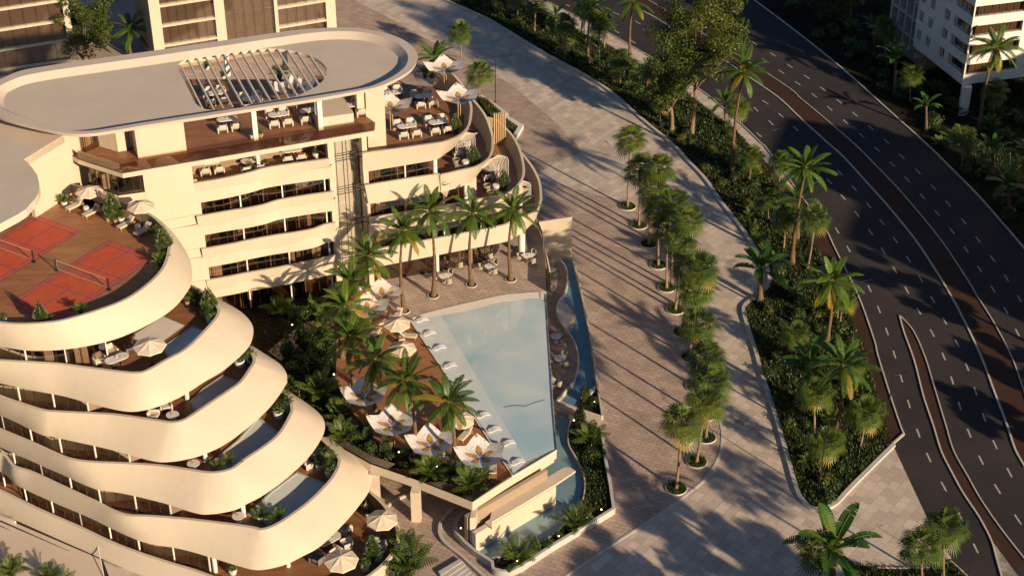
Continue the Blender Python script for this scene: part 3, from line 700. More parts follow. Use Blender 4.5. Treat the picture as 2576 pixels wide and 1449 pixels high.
# white rod screens on the three curved terraces
for z, q0, q1 in ((16.6,X(690,695),X(1075,610)),(12.6,X(1370,1140),X(1740,1060)),(8.6,X(1930,1640),X(2190,1560))):
    a, c = U(q0,z), U(q1,z); b = MB()
    for i in range(14):
        p = a.lerp(c, i/13); h = 2.15+.55*(i/13)
        path = [p, p+Vector((0,0,h*.55)), p+Vector((0,0,h*.8)), p+Vector((-.12,.1,h*.93)), p+Vector((-.42-.02*i,-.1,h+.15)), p+Vector((-.85-.03*i,-.35,h+.35))]
        b.tube(path, .028, 5)
    b.build('rod_screen', MT['white'], HW)
a, c = U(X(1455,500),12.6), U(X(1670,500),12.6); b = MB()
for i in range(6): p = a.lerp(c, i/5); b.box((p.x,p.y+1.5,14.6),(.12,.3,4.0), .3)
b.build('timber_fins', MT['gold'], HW)
# top floors: 20.6 open terrace, canopy slab 24.6
cl = [U(E(780,192),24.6),U(E(1230,335),24.6),U(B(1288,1318),24.6)]
b = MB(); b.prism(cl+[U(B(1300,1235),24.6),U(B(1180,1150),24.6),U(B(1150,1000),24.6),U(B(780,800),24.6),U(A(1900,800),24.6),U(E(640,100),24.6)], 24.1, 24.6, 0, 1); b.build('upper_deck', [MT['deck2'], MT['wall']], HW)
b = MB(); c2 = offset(cl, .12, 1); b.strip([p for p in c2],[p+Vector((0,0,1.05)) for p in c2]); b.build('balustrade', MT['brglass'], HW)
# glass corner room
gr = [U(E(925,458),21.7),U(E(1190,553),21.7),U(E(1455,516),21.7)]
for p in gr: p.z = 20.6
glazing(gr, 21.7, 24.1, HW, .75)
b = MB(); b.prism([gr[0]-nb_*.03,gr[1]-nb_*.03,gr[2]-nb_*.03,gr[2]+nb_*.3,gr[1]+nb_*.3,gr[0]+nb_*.3], 18., 21.69); b.build('end_wall', MT['wall'], HW)
b = MB(); b.poly([gr[0],gr[1],gr[2],gr[2]+nb_*7,gr[0]+nb_*5]); b.build('room_floor', MT['insidefloor'], HW)
b = MB(); b.prism([gr[0]+nb_*4.5,gr[2]+nb_*4.5,gr[2]+nb_*4.9,gr[0]+nb_*4.9], 20.6, 24.1); b.build('room_wall', MT['inside'], HW)
q = U(E(1090,520),20.6)+nb_*.8; b = MB(); b.box((q.x,q.y,22.3),(.7,.12,3.5),.4); b.build('curtain', MT['curtain'], HW)
b = MB(); w0 = U(E(1457,516),21.7); w1 = U(E(1945,433),21.7); b.prism([w0,w1,w1+nb_*4,w0+nb_*4], 20.61, 24.1); b.build('solid_wall', MT['wall'], HW)
b = MB(); b.prism([w1+nb_*4,fp(14.5,4),fp(14.5,4.3),w1+nb_*4.3], 20.6, 24.1); b.build('terrace_back_wall', MT['inside'], HW)
for q in (F(125,300),): p = U(q,20.6); b = MB(); b.box((p.x,p.y+.3,22.35),(.34,.34,3.5),.4); b.build('column', MT['white'], HW)
p = U(F(730,130),20.6); b = MB(); b.box((p.x+.5,p.y+1.5,22.35),(.8,1.6,3.5),.4); b.build('side_wall', MT['taupe'], HW)
# stair blocks on the upper deck
a0, a1 = U(E(1390,183),24.6), U(E(1876,104),24.6); b = MB(); b.prism([a0,a1,a1+nb_*5,a0+nb_*5], 24.6, 28.2); b.build('stair_block', MT['wall'], HW)
a0, a1, a2 = U(E(1000,58),24.6), U(E(1188,116),24.6), U(E(1275,100),24.6); b = MB(); b.prism([a0,a1,a2,a2+nb_*5,a0+nb_*5], 24.6, 28.2); blk = b.build('stair_block', MT['wall'], HW)
dx = (a2-a1).normalized(); q0 = a2+nb_*.9; b = MB(); b.prism([a2+nb_*.5,a2+nb_*.5+dx*1.9,a2+nb_*.8+dx*1.9,a2+nb_*.8], 24.6, 28.2); b.build('door_wall', MT['taupe'], HW)
b = MB(); q = a2+nb_*.47+dx*1.; b.box((q.x,q.y,25.7),(.9,.06,2.1),atan2(dx.y,dx.x)); dr = b.build('door', MT['curtain'], HW)
gl = [U(E(840,30),24.6),U(E(850,125),24.6),U(E(990,60),24.6)]; glazing(gl, 24.6, 28.2, HW, .8)
# broad pier and slim columns carrying the roof
c0, c1 = U(F(1230,80),20.6), U(F(1412,62),20.6); b = MB(); b.prism([c0,c1,c1+nb_*.9+e*.1,c0+nb_*.9], 20.6, 28.2); b.build('roof_pier', MT['wall'], HW)
b = MB(); q=c0+nb_*.3; b.prism([q-e*.9,q,q+nb_*.6,q+nb_*.6-e*.9], 24.6, 28.2); b.build('roof_pier', MT['wall'], HW)
for q in (B(98,1400),B(750,1300),A(2290,760),B(400,700)):
    p = U(q,24.6); b = MB(); b.box((p.x,p.y,26.4),(.5,.5,3.65),.4); b.build('column', MT['white'], HW)
# serving counter
q = [U(B(x,y),24.6) for x,y in ((700,1290),(1085,1235),(975,1060),(690,1110))]; b = MB(); b.prism(q, 24.6, 25.7, 0); b.build('bar_counter', MT['cushion'], HW)
# oval roof
ro = [A(0,800),A(200,715),A(500,660),A(1000,588),A(1570,508),A(2300,400),B(400,318),B(650,293),B(900,280),B(1150,288),B(1400,335),B(1580,402),B(1690,490),B(1726,570),B(1700,650),B(1615,735),B(1400,848),B(1200,903),B(700,995),B(0,1105),A(2000,1178),A(1500,1253),A(1250,1295),A(900,1345),A(650,1338),A(300,1265),A(0,1178),A(-140,1090),A(-180,960),A(-120,860)]
r1 = [A(0,865),A(200,775),A(500,715),A(1000,643),A(1570,563),A(2300,455),B(400,370),B(650,335),B(900,318),B(1150,325),B(1330,360),B(1500,425),B(1590,500),B(1628,575),B(1600,670),B(1480,765),B(1300,850),B(1150,890),B(700,965),B(0,1075),A(2000,1147),A(1500,1223),A(1250,1263),A(900,1315),A(650,1300),A(350,1215),A(100,1130),A(-30,1060),A(-60,980),A(-40,910)]
hole = [A(1788,690),A(1800,640),A(1860,605),A(1960,580),A(2150,550),A(2470,512),B(100,497),B(300,492),B(450,510),B(600,545),B(720,600),B(795,665),B(811,720),B(790,790),B(720,860),B(640,905),B(500,970),B(200,1020),B(40,1052),A(2400,1085),A(2200,1105),A(2060,1097),A(1975,1050),A(1925,965),A(1865,840)]
def loop(pts, z): return [U(p, z) for p in cr(pts, 4, True)]
def ray(poly, c, ang):
    d = Vector((cos(ang), sin(ang))); best = 0
    for i in range(len(poly)):
        a = poly[i]; q = poly[(i+1)%len(poly)]; ex_, ey_ = q.x-a.x, q.y-a.y
        den = d.x*ey_-d.y*ex_
        if abs(den) < 1e-9: continue
        t = ((a.x-c.x)*ey_-(a.y-c.y)*ex_)/den; u = ((a.x-c.x)*d.y-(a.y-c.y)*d.x)/den
        if 0 <= u <= 1 and t > best: best = t
    return Vector((c.x+d.x*best, c.y+d.y*best, 0))
Lo, L1, Lh = loop(ro,29.), loop(r1,29.), loop(hole,28.4)
ch = sum(Lh, Vector((0,0,0)))/len(Lh); N_ = 160
def rs(lp, z): return [Vector((*ray(lp, ch, 2*pi*k/N_).xy, z)) for k in range(N_)]
# denser sampling toward the far left end
angs = sorted(atan2(p.y-ch.y,p.x-ch.x)%(2*pi) for p, d in arclen(Lo+[Lo[0]], .45))
angs = [a for i, a in enumerate(angs) if i == 0 or a-angs[i-1] > .004]
def rs(lp, z): return [Vector((*ray(lp, ch, a).xy, z)) for a in angs]
RO, R1, RH = rs(Lo,29.), rs(L1,29.), rs(Lh,28.4)
def shr(lp, d, z):
    n = len(lp); out = []
    for i in range(n):
        t = lp[(i+2)%n]-lp[i-2]; t.z = 0; t.normalize(); nn = Vector((-t.y,t.x,0))
        out.append(Vector((lp[i].x+nn.x*d, lp[i].y+nn.y*d, z)))
    return out
R2 = shr(R1, .85, 28.4); Rb = shr(RO, .12, 28.62); Rc = shr(RO, 1.2, 28.2); RHb = [Vector((p.x,p.y,28.05)) for p in RH]
b = MB(); b.strip(RO, R1, 0, False, True); b.strip(R1, R2, 0, True, True); b.strip(R2, RH, 0, False, True); b.strip(RH, RHb, 0, True, True); b.strip(Rb, RO, 0, True, True); b.strip(Rc, Rb, 0, True, True); b.strip(RHb, Rc, 0, False, True)
roof = b.build('oval_roof', MT['roof'], HW)
d = (U(A(2035,1090),28.4)-U(A(1815,655),28.4)).normalized(); b = MB()
tops = [A(1815,655),A(1890,600),A(1975,580),A(2065,570),A(2160,553),A(2250,542),A(2335,532),A(2425,520),A(2515,512),B(130,500),B(225,497),B(320,498),B(420,508),B(520,525),B(645,560)]
for q in tops:
    a = U(q, 28.4); k = 0
    best = 0
    for i in range(len(Lh)):
        p1, p2 = Lh[i], Lh[(i+1)%len(Lh)]; ex_, ey_ = p2.x-p1.x, p2.y-p1.y; den = d.x*ey_-d.y*ex_
        if abs(den) < 1e-9: continue
        t = ((p1.x-a.x)*ey_-(p1.y-a.y)*ex_)/den; u = ((p1.x-a.x)*d.y-(p1.y-a.y)*d.x)/den
        if 0 <= u <= 1 and t > best: best = t
    if best > .5: m_ = a+d*best/2; b.box((m_.x,m_.y,28.24),(best+.1,.13,.34), atan2(d.y,d.x))
b.build('roof_slats', MT['white'], roof)
# lower grey roof at the far left with its wall
b = MB(); lr = [E(242,190),E(320,270),E(375,350),E(397,450),E(385,530),E(350,590),E(318,622),E(260,690),E(180,742),E(90,790),E(0,838),E(-300,960),E(-700,700),E(-500,0),A(0,1100),A(640,1360)]
LR = [U(p,27.2) for p in lr]; b.prism(LR, 26.4, 27.2, 0); b.build('lower_roof', MT['roof'], HW)
wd = (LR[-1]-LR[0]); wd.z = 0; wd.normalize(); wn = Vector((-wd.y,wd.x,0)); a0 = LR[0]+wd*.15; a0.z=0; a1 = a0+wd*9.5
b = MB(); b.prism([a0,a1,a1+wn*.5,a0+wn*.5], 18.0, 27.15); b.build('side_wall', MT['wall'], HW)

# ================= POOL PODIUM, GARDENS, WATER =================
PZ = 4.6
PD = empty('pool_podium', (-5,130,0), label='cream raised pool podium standing on columns in front of the hotel wing', cat='podium')
pc = [N(560,-60),N(760,50),N(1250,322),N(1740,492),V(510,1335),V(915,1075),V(1355,815),(1392,1040),(1383,900),(1373,741),G(545,160-0)]
pr = [K(545,105),K(470,60),G(530,1150),G(450,830),G(440,760)]
POD = [U(q,PZ) for q in (N(760,50),N(1250,322),N(1740,492),V(510,1335),V(915,1075),V(1355,815),K(545,180),K(545,105),G(530,1150),G(445,830))]+[U((1347,559),PZ)+Vector((-2,6,0)),Vector((-18,162,0)),Vector((-34,146,0)),Vector((-36,138,0)),Vector((-24,122.5,0))]
b = MB(); b.prism(POD, PZ-1.0, PZ-.02, 0); b.build('podium_slab', MT['wall'], PD)
b = MB(); a = POD[2]; 
b.prism([U(V(510,1335),PZ)+Vector((.35,.5,0)),U(V(1355,815),PZ)+Vector((-.2,.4,0)),U(V(1355,815),PZ)+Vector((-1,3,0)),U(V(510,1335),PZ)+Vector((-.5,3,0))], PZ-1.75, PZ-1.01, 0); b.build('podium_beam', MT['wall'], PD)
# glass rail along podium
rail = [U(q,PZ) for q in (N(760,50),N(1250,322),N(1740,492),V(510,1335),V(915,1075))]; rail = offset(rail,.1,1)
b = MB(); b.strip(rail,[p+Vector((0,0,1.0)) for p in rail]); b.build('balustrade', MT['brglass'], PD)
rail = [U(q,PZ) for q in (V(1355,815),(1392,1040),(1383,900),(1373,741))]
b = MB(); b.strip(rail,[p+Vector((0,0,.14)) for p in rail]); b.build('balustrade', MT['clglass'], PD)
rail = [U(q,PZ) for q in (K(545,105),G(545,1300),G(530,1150),G(500,980),G(445,830))]
b = MB(); b.strip(rail,[p+Vector((0,0,1.05)) for p in rail]); b.build('balustrade', MT['clglass'], PD)
for q in (N(1712,880),N(1300,700)):
    p = U(q,0); b = MB(); b.prism([p+Vector((-.45,-.3,0)),p+Vector((.4,-.45,0)),p+Vector((.5,.35,0)),p+Vector((-.35,.5,0))], 0, PZ-1, 0); b.build('podium_column', MT['wall'], PD)
b = MB(); p = U(N(2280,1150),0); b.prism([p+Vector((-.25,-.15,0)),p+Vector((.25,-.05,0)),p+Vector((.5,1.2,0)),p+Vector((-.1,1.3,0))], 0, PZ-1, 0); b.build('podium_column', MT['wall'], PD)
# surfaces on the podium
def psheet(name, pts, z, m, sn=0, kind='structure'):
    if sn: pts = cr(pts, sn)
    P3 = [U(p, z) for p in pts]
    if area(P3) < 0: P3.reverse()
    b = MB(); b.poly(P3); return b.build(name, m, kind=kind)
b = MB(); b.poly([Vector((p.x,p.y,PZ-.004)) for p in POD]); b.build('podium_paving', MT['podpav'], kind='structure')
tops = [J(850,112),F(1430,1395),Y(0,560),Y(1300,200),Y(2300,-200),G(440,840),G(500,980),G(530,1150),G(545,1300),K(545,100),K(470,105)]
arc = [K(470,108),K(300,120),K(100,140),J(2300,200),J(2000,270),J(1800,322),J(1640,378)]
psheet('garden_ground', [J(-300,500),J(-200,200),J(900,100),J(1250,270),J(1300,500),J(1250,1200),V(0,900),V(800,1050),V(800,1130),V(510,1333),N(1740,491),N(1250,321),N(760,49),N(500,-60)], PZ+.004, MT['soil'])
deckp = [J(1640,378),J(1220,260),J(900,600),J(905,860),J(895,950),J(910,1020),J(960,1110),J(1050,1290),J(1180,1447),N(1330,120),N(1700,190),N(2100,250),N(2330,430),V(780,1120),V(915,1078)]
psheet('pool_deck', deckp[:2]+cr(deckp[2:9],4)+deckp[9:], PZ+.012, MT['deck'])
psheet('garden_path', [J(220,700),J(560,430),J(720,385),J(760,440),J(560,620),J(350,800)], PZ+.02, MT['pavers'])
# swimming pool
SP = empty('swimming_pool', (3,130,PZ), label='large pale blue wedge-shaped swimming pool with sun shelf and infinity edge', cat='pool')
WORLDPARTS = False
def rel(pts, z, o=(3,130,PZ)): return [U(p,z)-Vector(o) for p in pts]
po = [J(1640,380),V(915,1075),V(1355,815),(1393,1040),(1384,900),(1372,741)]
arcw = cr(arc,4)
inner_arc = [K(478,178),K(380,175),K(300,190),K(200,205),K(80,215),J(2400,255),J(2200,305),J(2000,340),J(1850,365),J(1660,385)]
wz = PZ+.03
b = MB(); b.poly(rel([J(1640,380),J(1960,345),V(1050,930),V(925,1050)], wz)); b.build('sun_shelf', MT['poolshelf'], SP)
b = MB(); b.poly(rel([J(1960,345),J(2010,345),V(1120,860),V(1050,930)], wz)+[]); 
pts = rel([J(1960,345)]+[q for q in reversed(inner_arc[:-2])]+[(1373,760),(1384,900),(1393,1040),V(1345,800),V(1050,930)], wz)
if area(pts) < 0: pts.reverse()
b = MB(); b.poly(pts); b.build('water', MT['pool'], SP)
b = MB(); a = rel(arcw, PZ+.07); c = rel(cr(inner_arc,4), PZ+.02); b.strip(rs2 := [a[int(i*(len(a)-1)/40)] for i in range(41)], [c[int(i*(len(c)-1)/40)] for i in range(41)], 0, True); b.build('pool_beach', MT['white'], SP)
b = MB()
a = rel([J(1640,380),V(915,1075)], PZ+.06); d_ = (a[1]-a[0]).normalized(); n_ = Vector((d_.y,-d_.x,0))
b.box(((a[0]+a[1])/2)[:], ((a[1]-a[0]).length,.14,.12), atan2(d_.y,d_.x))
a = rel([V(915,1075),V(1355,815)], PZ+.04); d_ = (a[1]-a[0]).normalized(); b.box(((a[0]+a[1])/2)[:], ((a[1]-a[0]).length,.16,.12), atan2(d_.y,d_.x))
b.build('pool_coping', MT['white'], SP)
b = MB(); q = U(K(512,140),PZ)-Vector((3,130,PZ)); b.prism(rel([K(485,108),K(545,103),K(545,182),K(488,182)], PZ), -1.4, .02); b.build('end_block', MT['white'], SP)
# glass infinity side and the step line in the water
b = MB()
a = rel([(1373,760),(1384,900),(1393,1040),V(1350,815)], PZ+.02); b.strip([p+Vector((.0,0,-1)) for p in a],[p+Vector((.0,0,.04)) for p in a]); b.strip([p+Vector((-.16,0,-.02)) for p in a],[p+Vector((.0,0,.04)) for p in a])
b.build('infinity_edge', MT['clglass'], SP)
# pool basin step seen through the water near the middle
b = MB(); a = rel([V(820,385),V(930,368),V(1040,375),V(1130,340),V(1235,312)], wz+.008); c = [p+Vector((.03,.17,0)) for p in a]; b.strip(a, c); b.build('underwater_step', MT['channel'], SP)
WORLDPARTS = True
# ---- lower promenade level: channel, white walls, basins ----
WC = empty('water_channel', (8,135,0), label='narrow blue water channel with sinuous white walls beside the paved plaza', cat='water channel')
WORLDPARTS = False
ro_ = Vector((8,135,0))
left = [G(700,1190),K(760,0),K(720,150),K(760,230),K(838,330),K(842,400),K(792,520),K(842,620),K(872,800),K(860,950),K(800,1080),K(712,1205)]
pts = [U(q,.06)-ro_ for q in [G(800,1200),K(862,0),K(930,330),K(985,700),K(1035,1055),K(960,1095),K(880,1190),K(828,1250)]+list(reversed(cr(left,5)))]
if area(pts) < 0: pts.reverse()
b = MB(); b.poly(pts); b.build('water', MT['channel'], WC)
def wall(name, pts, z0, z1, wd, parent, n=5, side=1, m='stonew', org=None):
    c = [U(q, z1) for q in (cr(pts,n) if n else pts)]; c2 = offset(c, wd, side)
    if org: c = [p-org for p in c]; c2 = [p-org for p in c2]
    b = MB(); lo = lambda L_: [Vector((p.x,p.y,z0)) for p in L_]
    b.strip(c, c2); b.strip(lo(c), c, 0, True); b.strip(c2, lo(c2), 0, True)
    for i in (0,-1): b.poly([lo(c)[i], c[i], c2[i], lo(c2)[i]])
    return b.build(name, MT[m], parent)
wall('side_wall', [G(600,1170),G(690,1210),G(745,1300),K(750,20),K(715,130),K(652,225),K(650,340),K(720,465),K(800,565),K(850,690),K(858,820),K(820,985),K(705,1120),K(640,1195)], 0, .55, .16, WC, 5, 1, org=ro_)
wall('side_wall', [G(800,1172),G(870,1430),K(930,300),K(1000,650),K(1045,1000),K(1100,1350)], 0, .6, .18, WC, 4, 1, org=ro_)
b = MB(); sp = [U(q,.42)-ro_ for q in cr([K(680,200),K(655,270),K(660,350),K(715,445),K(765,490),K(770,430),K(805,380),K(795,290),K(750,225)],4)]; b.prism(sp, 0, .42); b.build('seat_bay', MT['stonew'], WC)
b = MB(); sp = [U(q,.6)-ro_ for q in [K(600,1185),K(1095,1345),K(1100,1418),K(600,1240)]]; b.prism(sp, 0, .6); b.build('end_wall', MT['wall'], WC)
b = MB(); sp = [U(q,.5)-ro_ for q in [K(955,1105),K(1035,1055),K(1040,1090),K(975,1140)]]; b.prism(sp, 0, .5); b.build('end_wall', MT['stonew'], WC)
b = MB(); sp = [U(q,.08)-ro_ for q in [K(965,1120),K(1045,1075),K(1085,1335),K(855,1262),K(890,1190)]]; b.prism(sp, 0, .2); b.build('planting_soil', MT['soil'], WC)
BW = empty('lower_basin', (6,115,0), label='lower blue reflecting basin curving under the podium with planted white-walled borders', cat='water basin')
ro_ = Vector((6,115,0))
bl = [V(1320,480),V(1500,490),V(1470,600),V(1472,750),V(1540,880),V(1608,1020),V(1632,1150),V(1615,1280),O(880,720),O(760,880),O(650,1000),O(480,1110),O(250,1210),O(0,1262),N(2440,1270),N(2290,1190),N(2300,900)]
pts = [U(q,.05)-ro_ for q in [V(1320,480)]+cr(bl[1:13],4)+bl[13:]+[V(700,1200),V(1300,900)]]
if area(pts) < 0: pts.reverse()
b = MB(); b.poly(pts); b.build('water', MT['basin'], BW)
soil = [V(1500,500),V(1640,520),V(1810,600),V(1850,880),V(1900,1150),V(1925,1390),O(1000,900),O(600,1130),O(300,1330),O(130,1350),O(0,1320),O(-60,1280),O(0,1262),O(250,1210),O(480,1110),O(650,1000),O(760,880),O(880,720)]+[V(1632,1150),V(1608,1020),V(1540,880),V(1472,750),V(1470,600)]
pts = [U(q,.3)-ro_ for q in soil]
if area(pts) < 0: pts.reverse()
b = MB(); b.poly(pts); b.build('planting_soil', MT['soil'], BW)
wall('basin_wall', [V(1500,488),V(1468,600),V(1470,750),V(1540,880),V(1608,1020),V(1634,1150),V(1618,1280),O(885,715),O(760,870),O(650,990),O(480,1100),O(250,1200),O(0,1255)], 0, .45, .14, BW, 4, 1, org=ro_)
wall('outer_wall', [V(1490,450),V(1650,500),V(1822,590),V(1860,880),V(1910,1150),V(1945,1390),O(1228,770),O(990,915),O(600,1148),O(300,1345),O(200,1395),O(100,1400),O(0,1370),N(2460,1300),N(2300,1200),N(2180,1100),N(2085,980),N(2095,880),N(2180,790)], 0, .75, .3, BW, 0, -1, org=ro_)
WORLDPARTS = True
# canopy slab with the cream fountain wall below the pool
FW = empty('fountain_wall', (1,113,0), label='cream fountain wall with a rounded projecting ledge under the pool edge', cat='wall')
WORLDPARTS = False
ro_ = Vector((1,113,0))
c0 = [V(1430,985),V(1480,985),V(1530,1000),V(1545,1020),V(1380,1130),O(0,895),N(2420,1020),N(2330,1130),N(2310,1060),N(2350,940),N(2400,905)]
lp = [U(q,2.5)-ro_ for q in [V(1430,985),V(1490,986),V(1545,1020),V(1375,1135),O(300,725),O(0,900)]]+[U(q,2.5)-ro_ for q in [N(2470,960),N(2400,905),N(2450,870),O(0,790),V(740,1395)]]
b = MB(); b.prism(lp, 2.28, 2.5, 0); lo = [U(q,2.28)-ro_ for q in (V(1545,1040),V(1375,1155))]; b.build('ledge', MT['wall'], FW)
wl0, wl1 = U(O(640,730),0), U(N(2310,1215),0); dw = (wl1-wl0).normalized(); nw = Vector((-dw.y,dw.x,0)); nw = nw if nw.y > 0 else -nw
b = MB(); b.prism([wl0-ro_,wl1-ro_,wl1+nw*.5-ro_,wl0+nw*.5-ro_], -.02, 2.3, 0); b.build('wall_face', MT['wall'], FW)
b = MB(); z3 = U(V(1355,870),3.0); b.prism([wl0+nw*1.2-ro_,wl1+nw*1.2-ro_,wl1+nw*1.6-ro_,wl0+nw*1.6-ro_], 0, 3.55, 0); b.build('recess_wall', MT['taupe'], FW)
WORLDPARTS = True
# tall panel wall by the restaurant
p0, p1 = U(G(795,1172),0), U(G(530,1150),0); d_ = (p1-p0).normalized(); n_ = Vector((d_.y,-d_.x,0)); n_ = n_ if n_.y > 0 else -n_
fw = empty('panel_wall', (p0.x,p0.y,0), label='tall blank cream panel wall between the restaurant and the water channel', cat='wall')
WORLDPARTS = False
hh = [zat(p0,G(800,768)[1]), zat(p1,G(455,822)[1])]
q0, q1 = Vector((0,0,0)), U(G(480,1100),0)*0+(p1-p0)
topx = U((1352,561),hh[1])
b = MB(); A0=q0; A1=q1; A2=Vector((topx.x-p0.x, q1.y, hh[1])); A3=Vector((0,0,hh[0]))
f_ = [A0,A1,A2,A3]; k_ = [p+n_*.25 for p in f_]
b.poly(f_[::-1]); b.poly(k_); b.strip(f_, k_, 0, False, True); b.build('panel', MT['wall'], fw)
c_ = [A2, A2+Vector((.35,-2.2,-.5)), A2+Vector((.9,-5,-1.2)), A2+Vector((1.3,-8.2,-1.9))]; lo = [Vector((p.x,p.y,0)) for p in c_]
cc = offset(c_, .15, 1)
b = MB(); b.strip(lo, c_, 0, True); b.strip(c_, cc, 0); b.strip(cc,[Vector((p.x,p.y,0)) for p in cc],0,True); b.build('curved_return', MT['wall'], fw)
WORLDPARTS = True
# raised planter behind the curved end of the wing
hp = empty('hedge_planter', (3,175,0), label='white-rimmed raised hedge planter behind the curved end of the hotel wing', cat='planter')
WORLDPARTS = False
pts = [W(1560,840),W(1750,960),W(2100,1230),Cc(100,1130),Cc(318,1255),Cc(238,1390),Cc(215,1350),Cc(262,1270),Cc(60,1130),W(1950,1200),W(1700,1010),W(1480,880)]
b = MB(); q = [U(p,.6)-Vector((3,175,0)) for p in pts]; b.prism(q, 0, .6); b.build('rim', MT['white'], hp)
b = MB(); q = [U(p,.4)-Vector((3,175,0)) for p in (W(1480,880),W(1700,1010),W(1950,1200),Cc(60,1130),Cc(262,1270),Cc(215,1350),W(1900,1500),W(1500,1000))]; b.prism(q, 0, .4); b.build('soil', MT['soil'], hp)
# steps and ramp walls bottom centre
st = empty('garden_steps', (-8,103,0), label='short flight of pale stone steps at the bottom edge beside the curved kerb', cat='steps')
q0, q1, q2, q3 = U(N(2150,1270),.3), U(N(2290,1420),.3), U(N(1930,1400),.3), U(N(2060,1600),.3)
for i in range(7):
    a = q0.lerp(q1,i/7*1.4); c = q2.lerp(q3,i/7*1.4); a2 = q0.lerp(q1,(i+1)/7*1.4); c2 = q2.lerp(q3,(i+1)/7*1.4); o = Vector((-8,103,0)); z = .35-.05*i
    b = MB(); b.prism([p-o for p in (a,a2,c2,c)], 0, z); b.build('step', MT['stonew'], st)
WORLDPARTS = True
for pts, wd, h in (([N(1410,760),N(1480,700),N(1600,640),N(1760,610),N(1950,600)],.22,.25),([N(2080,740),N(1980,830),N(1930,940),N(1940,1040),N(2010,1130),N(2150,1240),N(2350,1420),N(2450,1520)],.3,.35),([N(1380,1350),N(1460,1420),N(1540,1500)],.3,.35)):
    kerb('path_kerb', pts, 0, h, wd, MT['stonew'], 5, 1)
sheet('plunge_basin', [N(1230,1447),N(1330,1395),N(1400,1447),N(1300,1600),N(1100,1600)], .06, MT['plunge'])
sheet('dark_planting_soil', [N(1400,1350),N(1480,1250),N(1540,1200),N(1560,1330),N(1650,1440),N(1700,1600),N(1500,1600)], .06, MT['soil'])
# bottom left ramp slits
sheet('side_terrace', [M(-300,400),M(0,800),M(500,1020),M(1000,1280),M(2200,1900),M(500,2100),M(-600,1700)], .05, MT['roof'])
b = MB()
def slit(a, c, w0, w1):
    a, c = U(a,.058), U(c,.058); d_ = (c-a).normalized(); n_ = Vector((-d_.y,d_.x,0)); b.poly([a-n_*w0,c-n_*w1,c+n_*w1,a+n_*w0])
slit(M(150,895),M(1230,1365),.16,.02); slit(M(0,890),M(700,1195),.1,.02); slit(M(1012,1235),M(1075,1460),.03,.2); slit(M(0,940),M(115,990),.06,.01)
b.build('drain_slots', MT['black'], kind='structure')
wall('low_wall', [M(-100,790),M(0,840),M(140,890),M(160,880)], 0, .4, .2, None, 3, 1)['kind'] = 'structure'
b = MB(); a = U(M(965,1065),1.2); c = U(M(1045,1460),.1); b.tube([a,c],.05,5); b.build('ramp_rail', MT['white'], kind='structure')
# ================= OTHER BUILDINGS =================
WORLDPARTS = False
# glazed block behind the oval roof
def glazed_block(name, label, p0, dirv, cols, z1, floors, fh, depth, gl, seg, z0=0.):
    t = empty(name, (p0.x,p0.y,0), label=label, cat='building')
    d = dirv.normalized(); n = Vector((-d.y,d.x,0)); n = n if n.y > 0 else -n
    L_ = cols[-1][1]
    b = MB(); b.prism([d*cols[0][0]+n*.9, d*L_+n*.9, d*L_+n*depth, d*cols[0][0]+n*depth], 0, z1, 0); b.build('core', MT['taupe'], t)
    for a, c in cols:
        b = MB(); b.prism([d*a,d*c,d*c+n*.8,d*a+n*.8], z0, z1); b.build('column', MT['wall'], t)
    for a, c, slabs in gl:
        b = MB(); b.strip([d*a+n*.45+Vector((0,0,z0)),d*c+n*.45+Vector((0,0,z0))],[d*a+n*.45+Vector((0,0,z1)),d*c+n*.45+Vector((0,0,z1))]); g = b.build('window', MT['towerglass'], t)
        f = MB(); k = max(2,int((c-a)/seg))
        for i in range(k+1):
            q = d*(a+(c-a)*i/k)+n*.42; f.box((q.x,q.y,(z0+z1)/2),(.06,.06,z1-z0),atan2(d.y,d.x))
        f.build('frame', MT['frame'], g)
        if slabs:
            for j in range(floors+1):
                z = z0+j*fh
                b = MB(); b.prism([d*a,d*c,d*c+n*.6,d*a+n*.6], z-.28, z, 0); b.build('floor_edge', MT['wall'], t)
        else:
            f = MB()
            for j in range(1,floors*1): q = d*((a+c)/2)+n*.41; f.box((q.x,q.y,z0+j*fh),((c-a),.05,.04),atan2(d.y,d.x))
            f.build('transom', MT['frame'], g)
    b = MB(); b.prism([d*(cols[0][0]-.1)-n*.1, d*(L_+.1)-n*.1, d*(L_+.1)+n*(depth+.1), d*(cols[0][0]-.1)+n*(depth+.1)], z1, z1+.5); b.build('roof', MT['roof'], t)
    return t
p0 = U((850,112),0); a_ = U(A(1655,365),4.2); c_ = U(A(2175,262),4.2)
dv = -(Vector((.92,.39,0)).normalized())
def s_at(px, py):   # distance along the facade for a picture column
    best = None
    for i in range(0,900):
        s = i*.05; q = p0+dv*s; x, y = scr((q.x,q.y,0 if py is None else py)); 
        if best is None or abs(x-px) < best[0]: best = (abs(x-px), s)
    return best[1]
zt = 13.5
cs = [(s_at(848,4), s_at(822,4)), (s_at(703,4), s_at(695,4)), (s_at(572,4), s_at(548,4)), (s_at(415,4), s_at(388,4))]
cs = [(min(a,b_),max(a,b_)) for a,b_ in cs]
glazed_block('glazed_block', 'white-framed glazed block with cream columns rising behind the oval roof', p0, dv, cs, zt, 4, 3.1, 14, [(cs[0][1],cs[1][0],True),(cs[1][1],cs[2][0],False),(cs[2][1],cs[3][0],True)], 1.25, 1.2)
p2 = U((215,165),0); dv2 = dv
glazed_block('dark_block', 'shaded glazed block with projecting floors at the top left corner', U((196,160),0), dv2, [(0,.9),(12,12.9),(24,25)], 13.5, 4, 3.1, 12, [(.9,12,True),(12.9,24,True)], 1.6, 0.9)
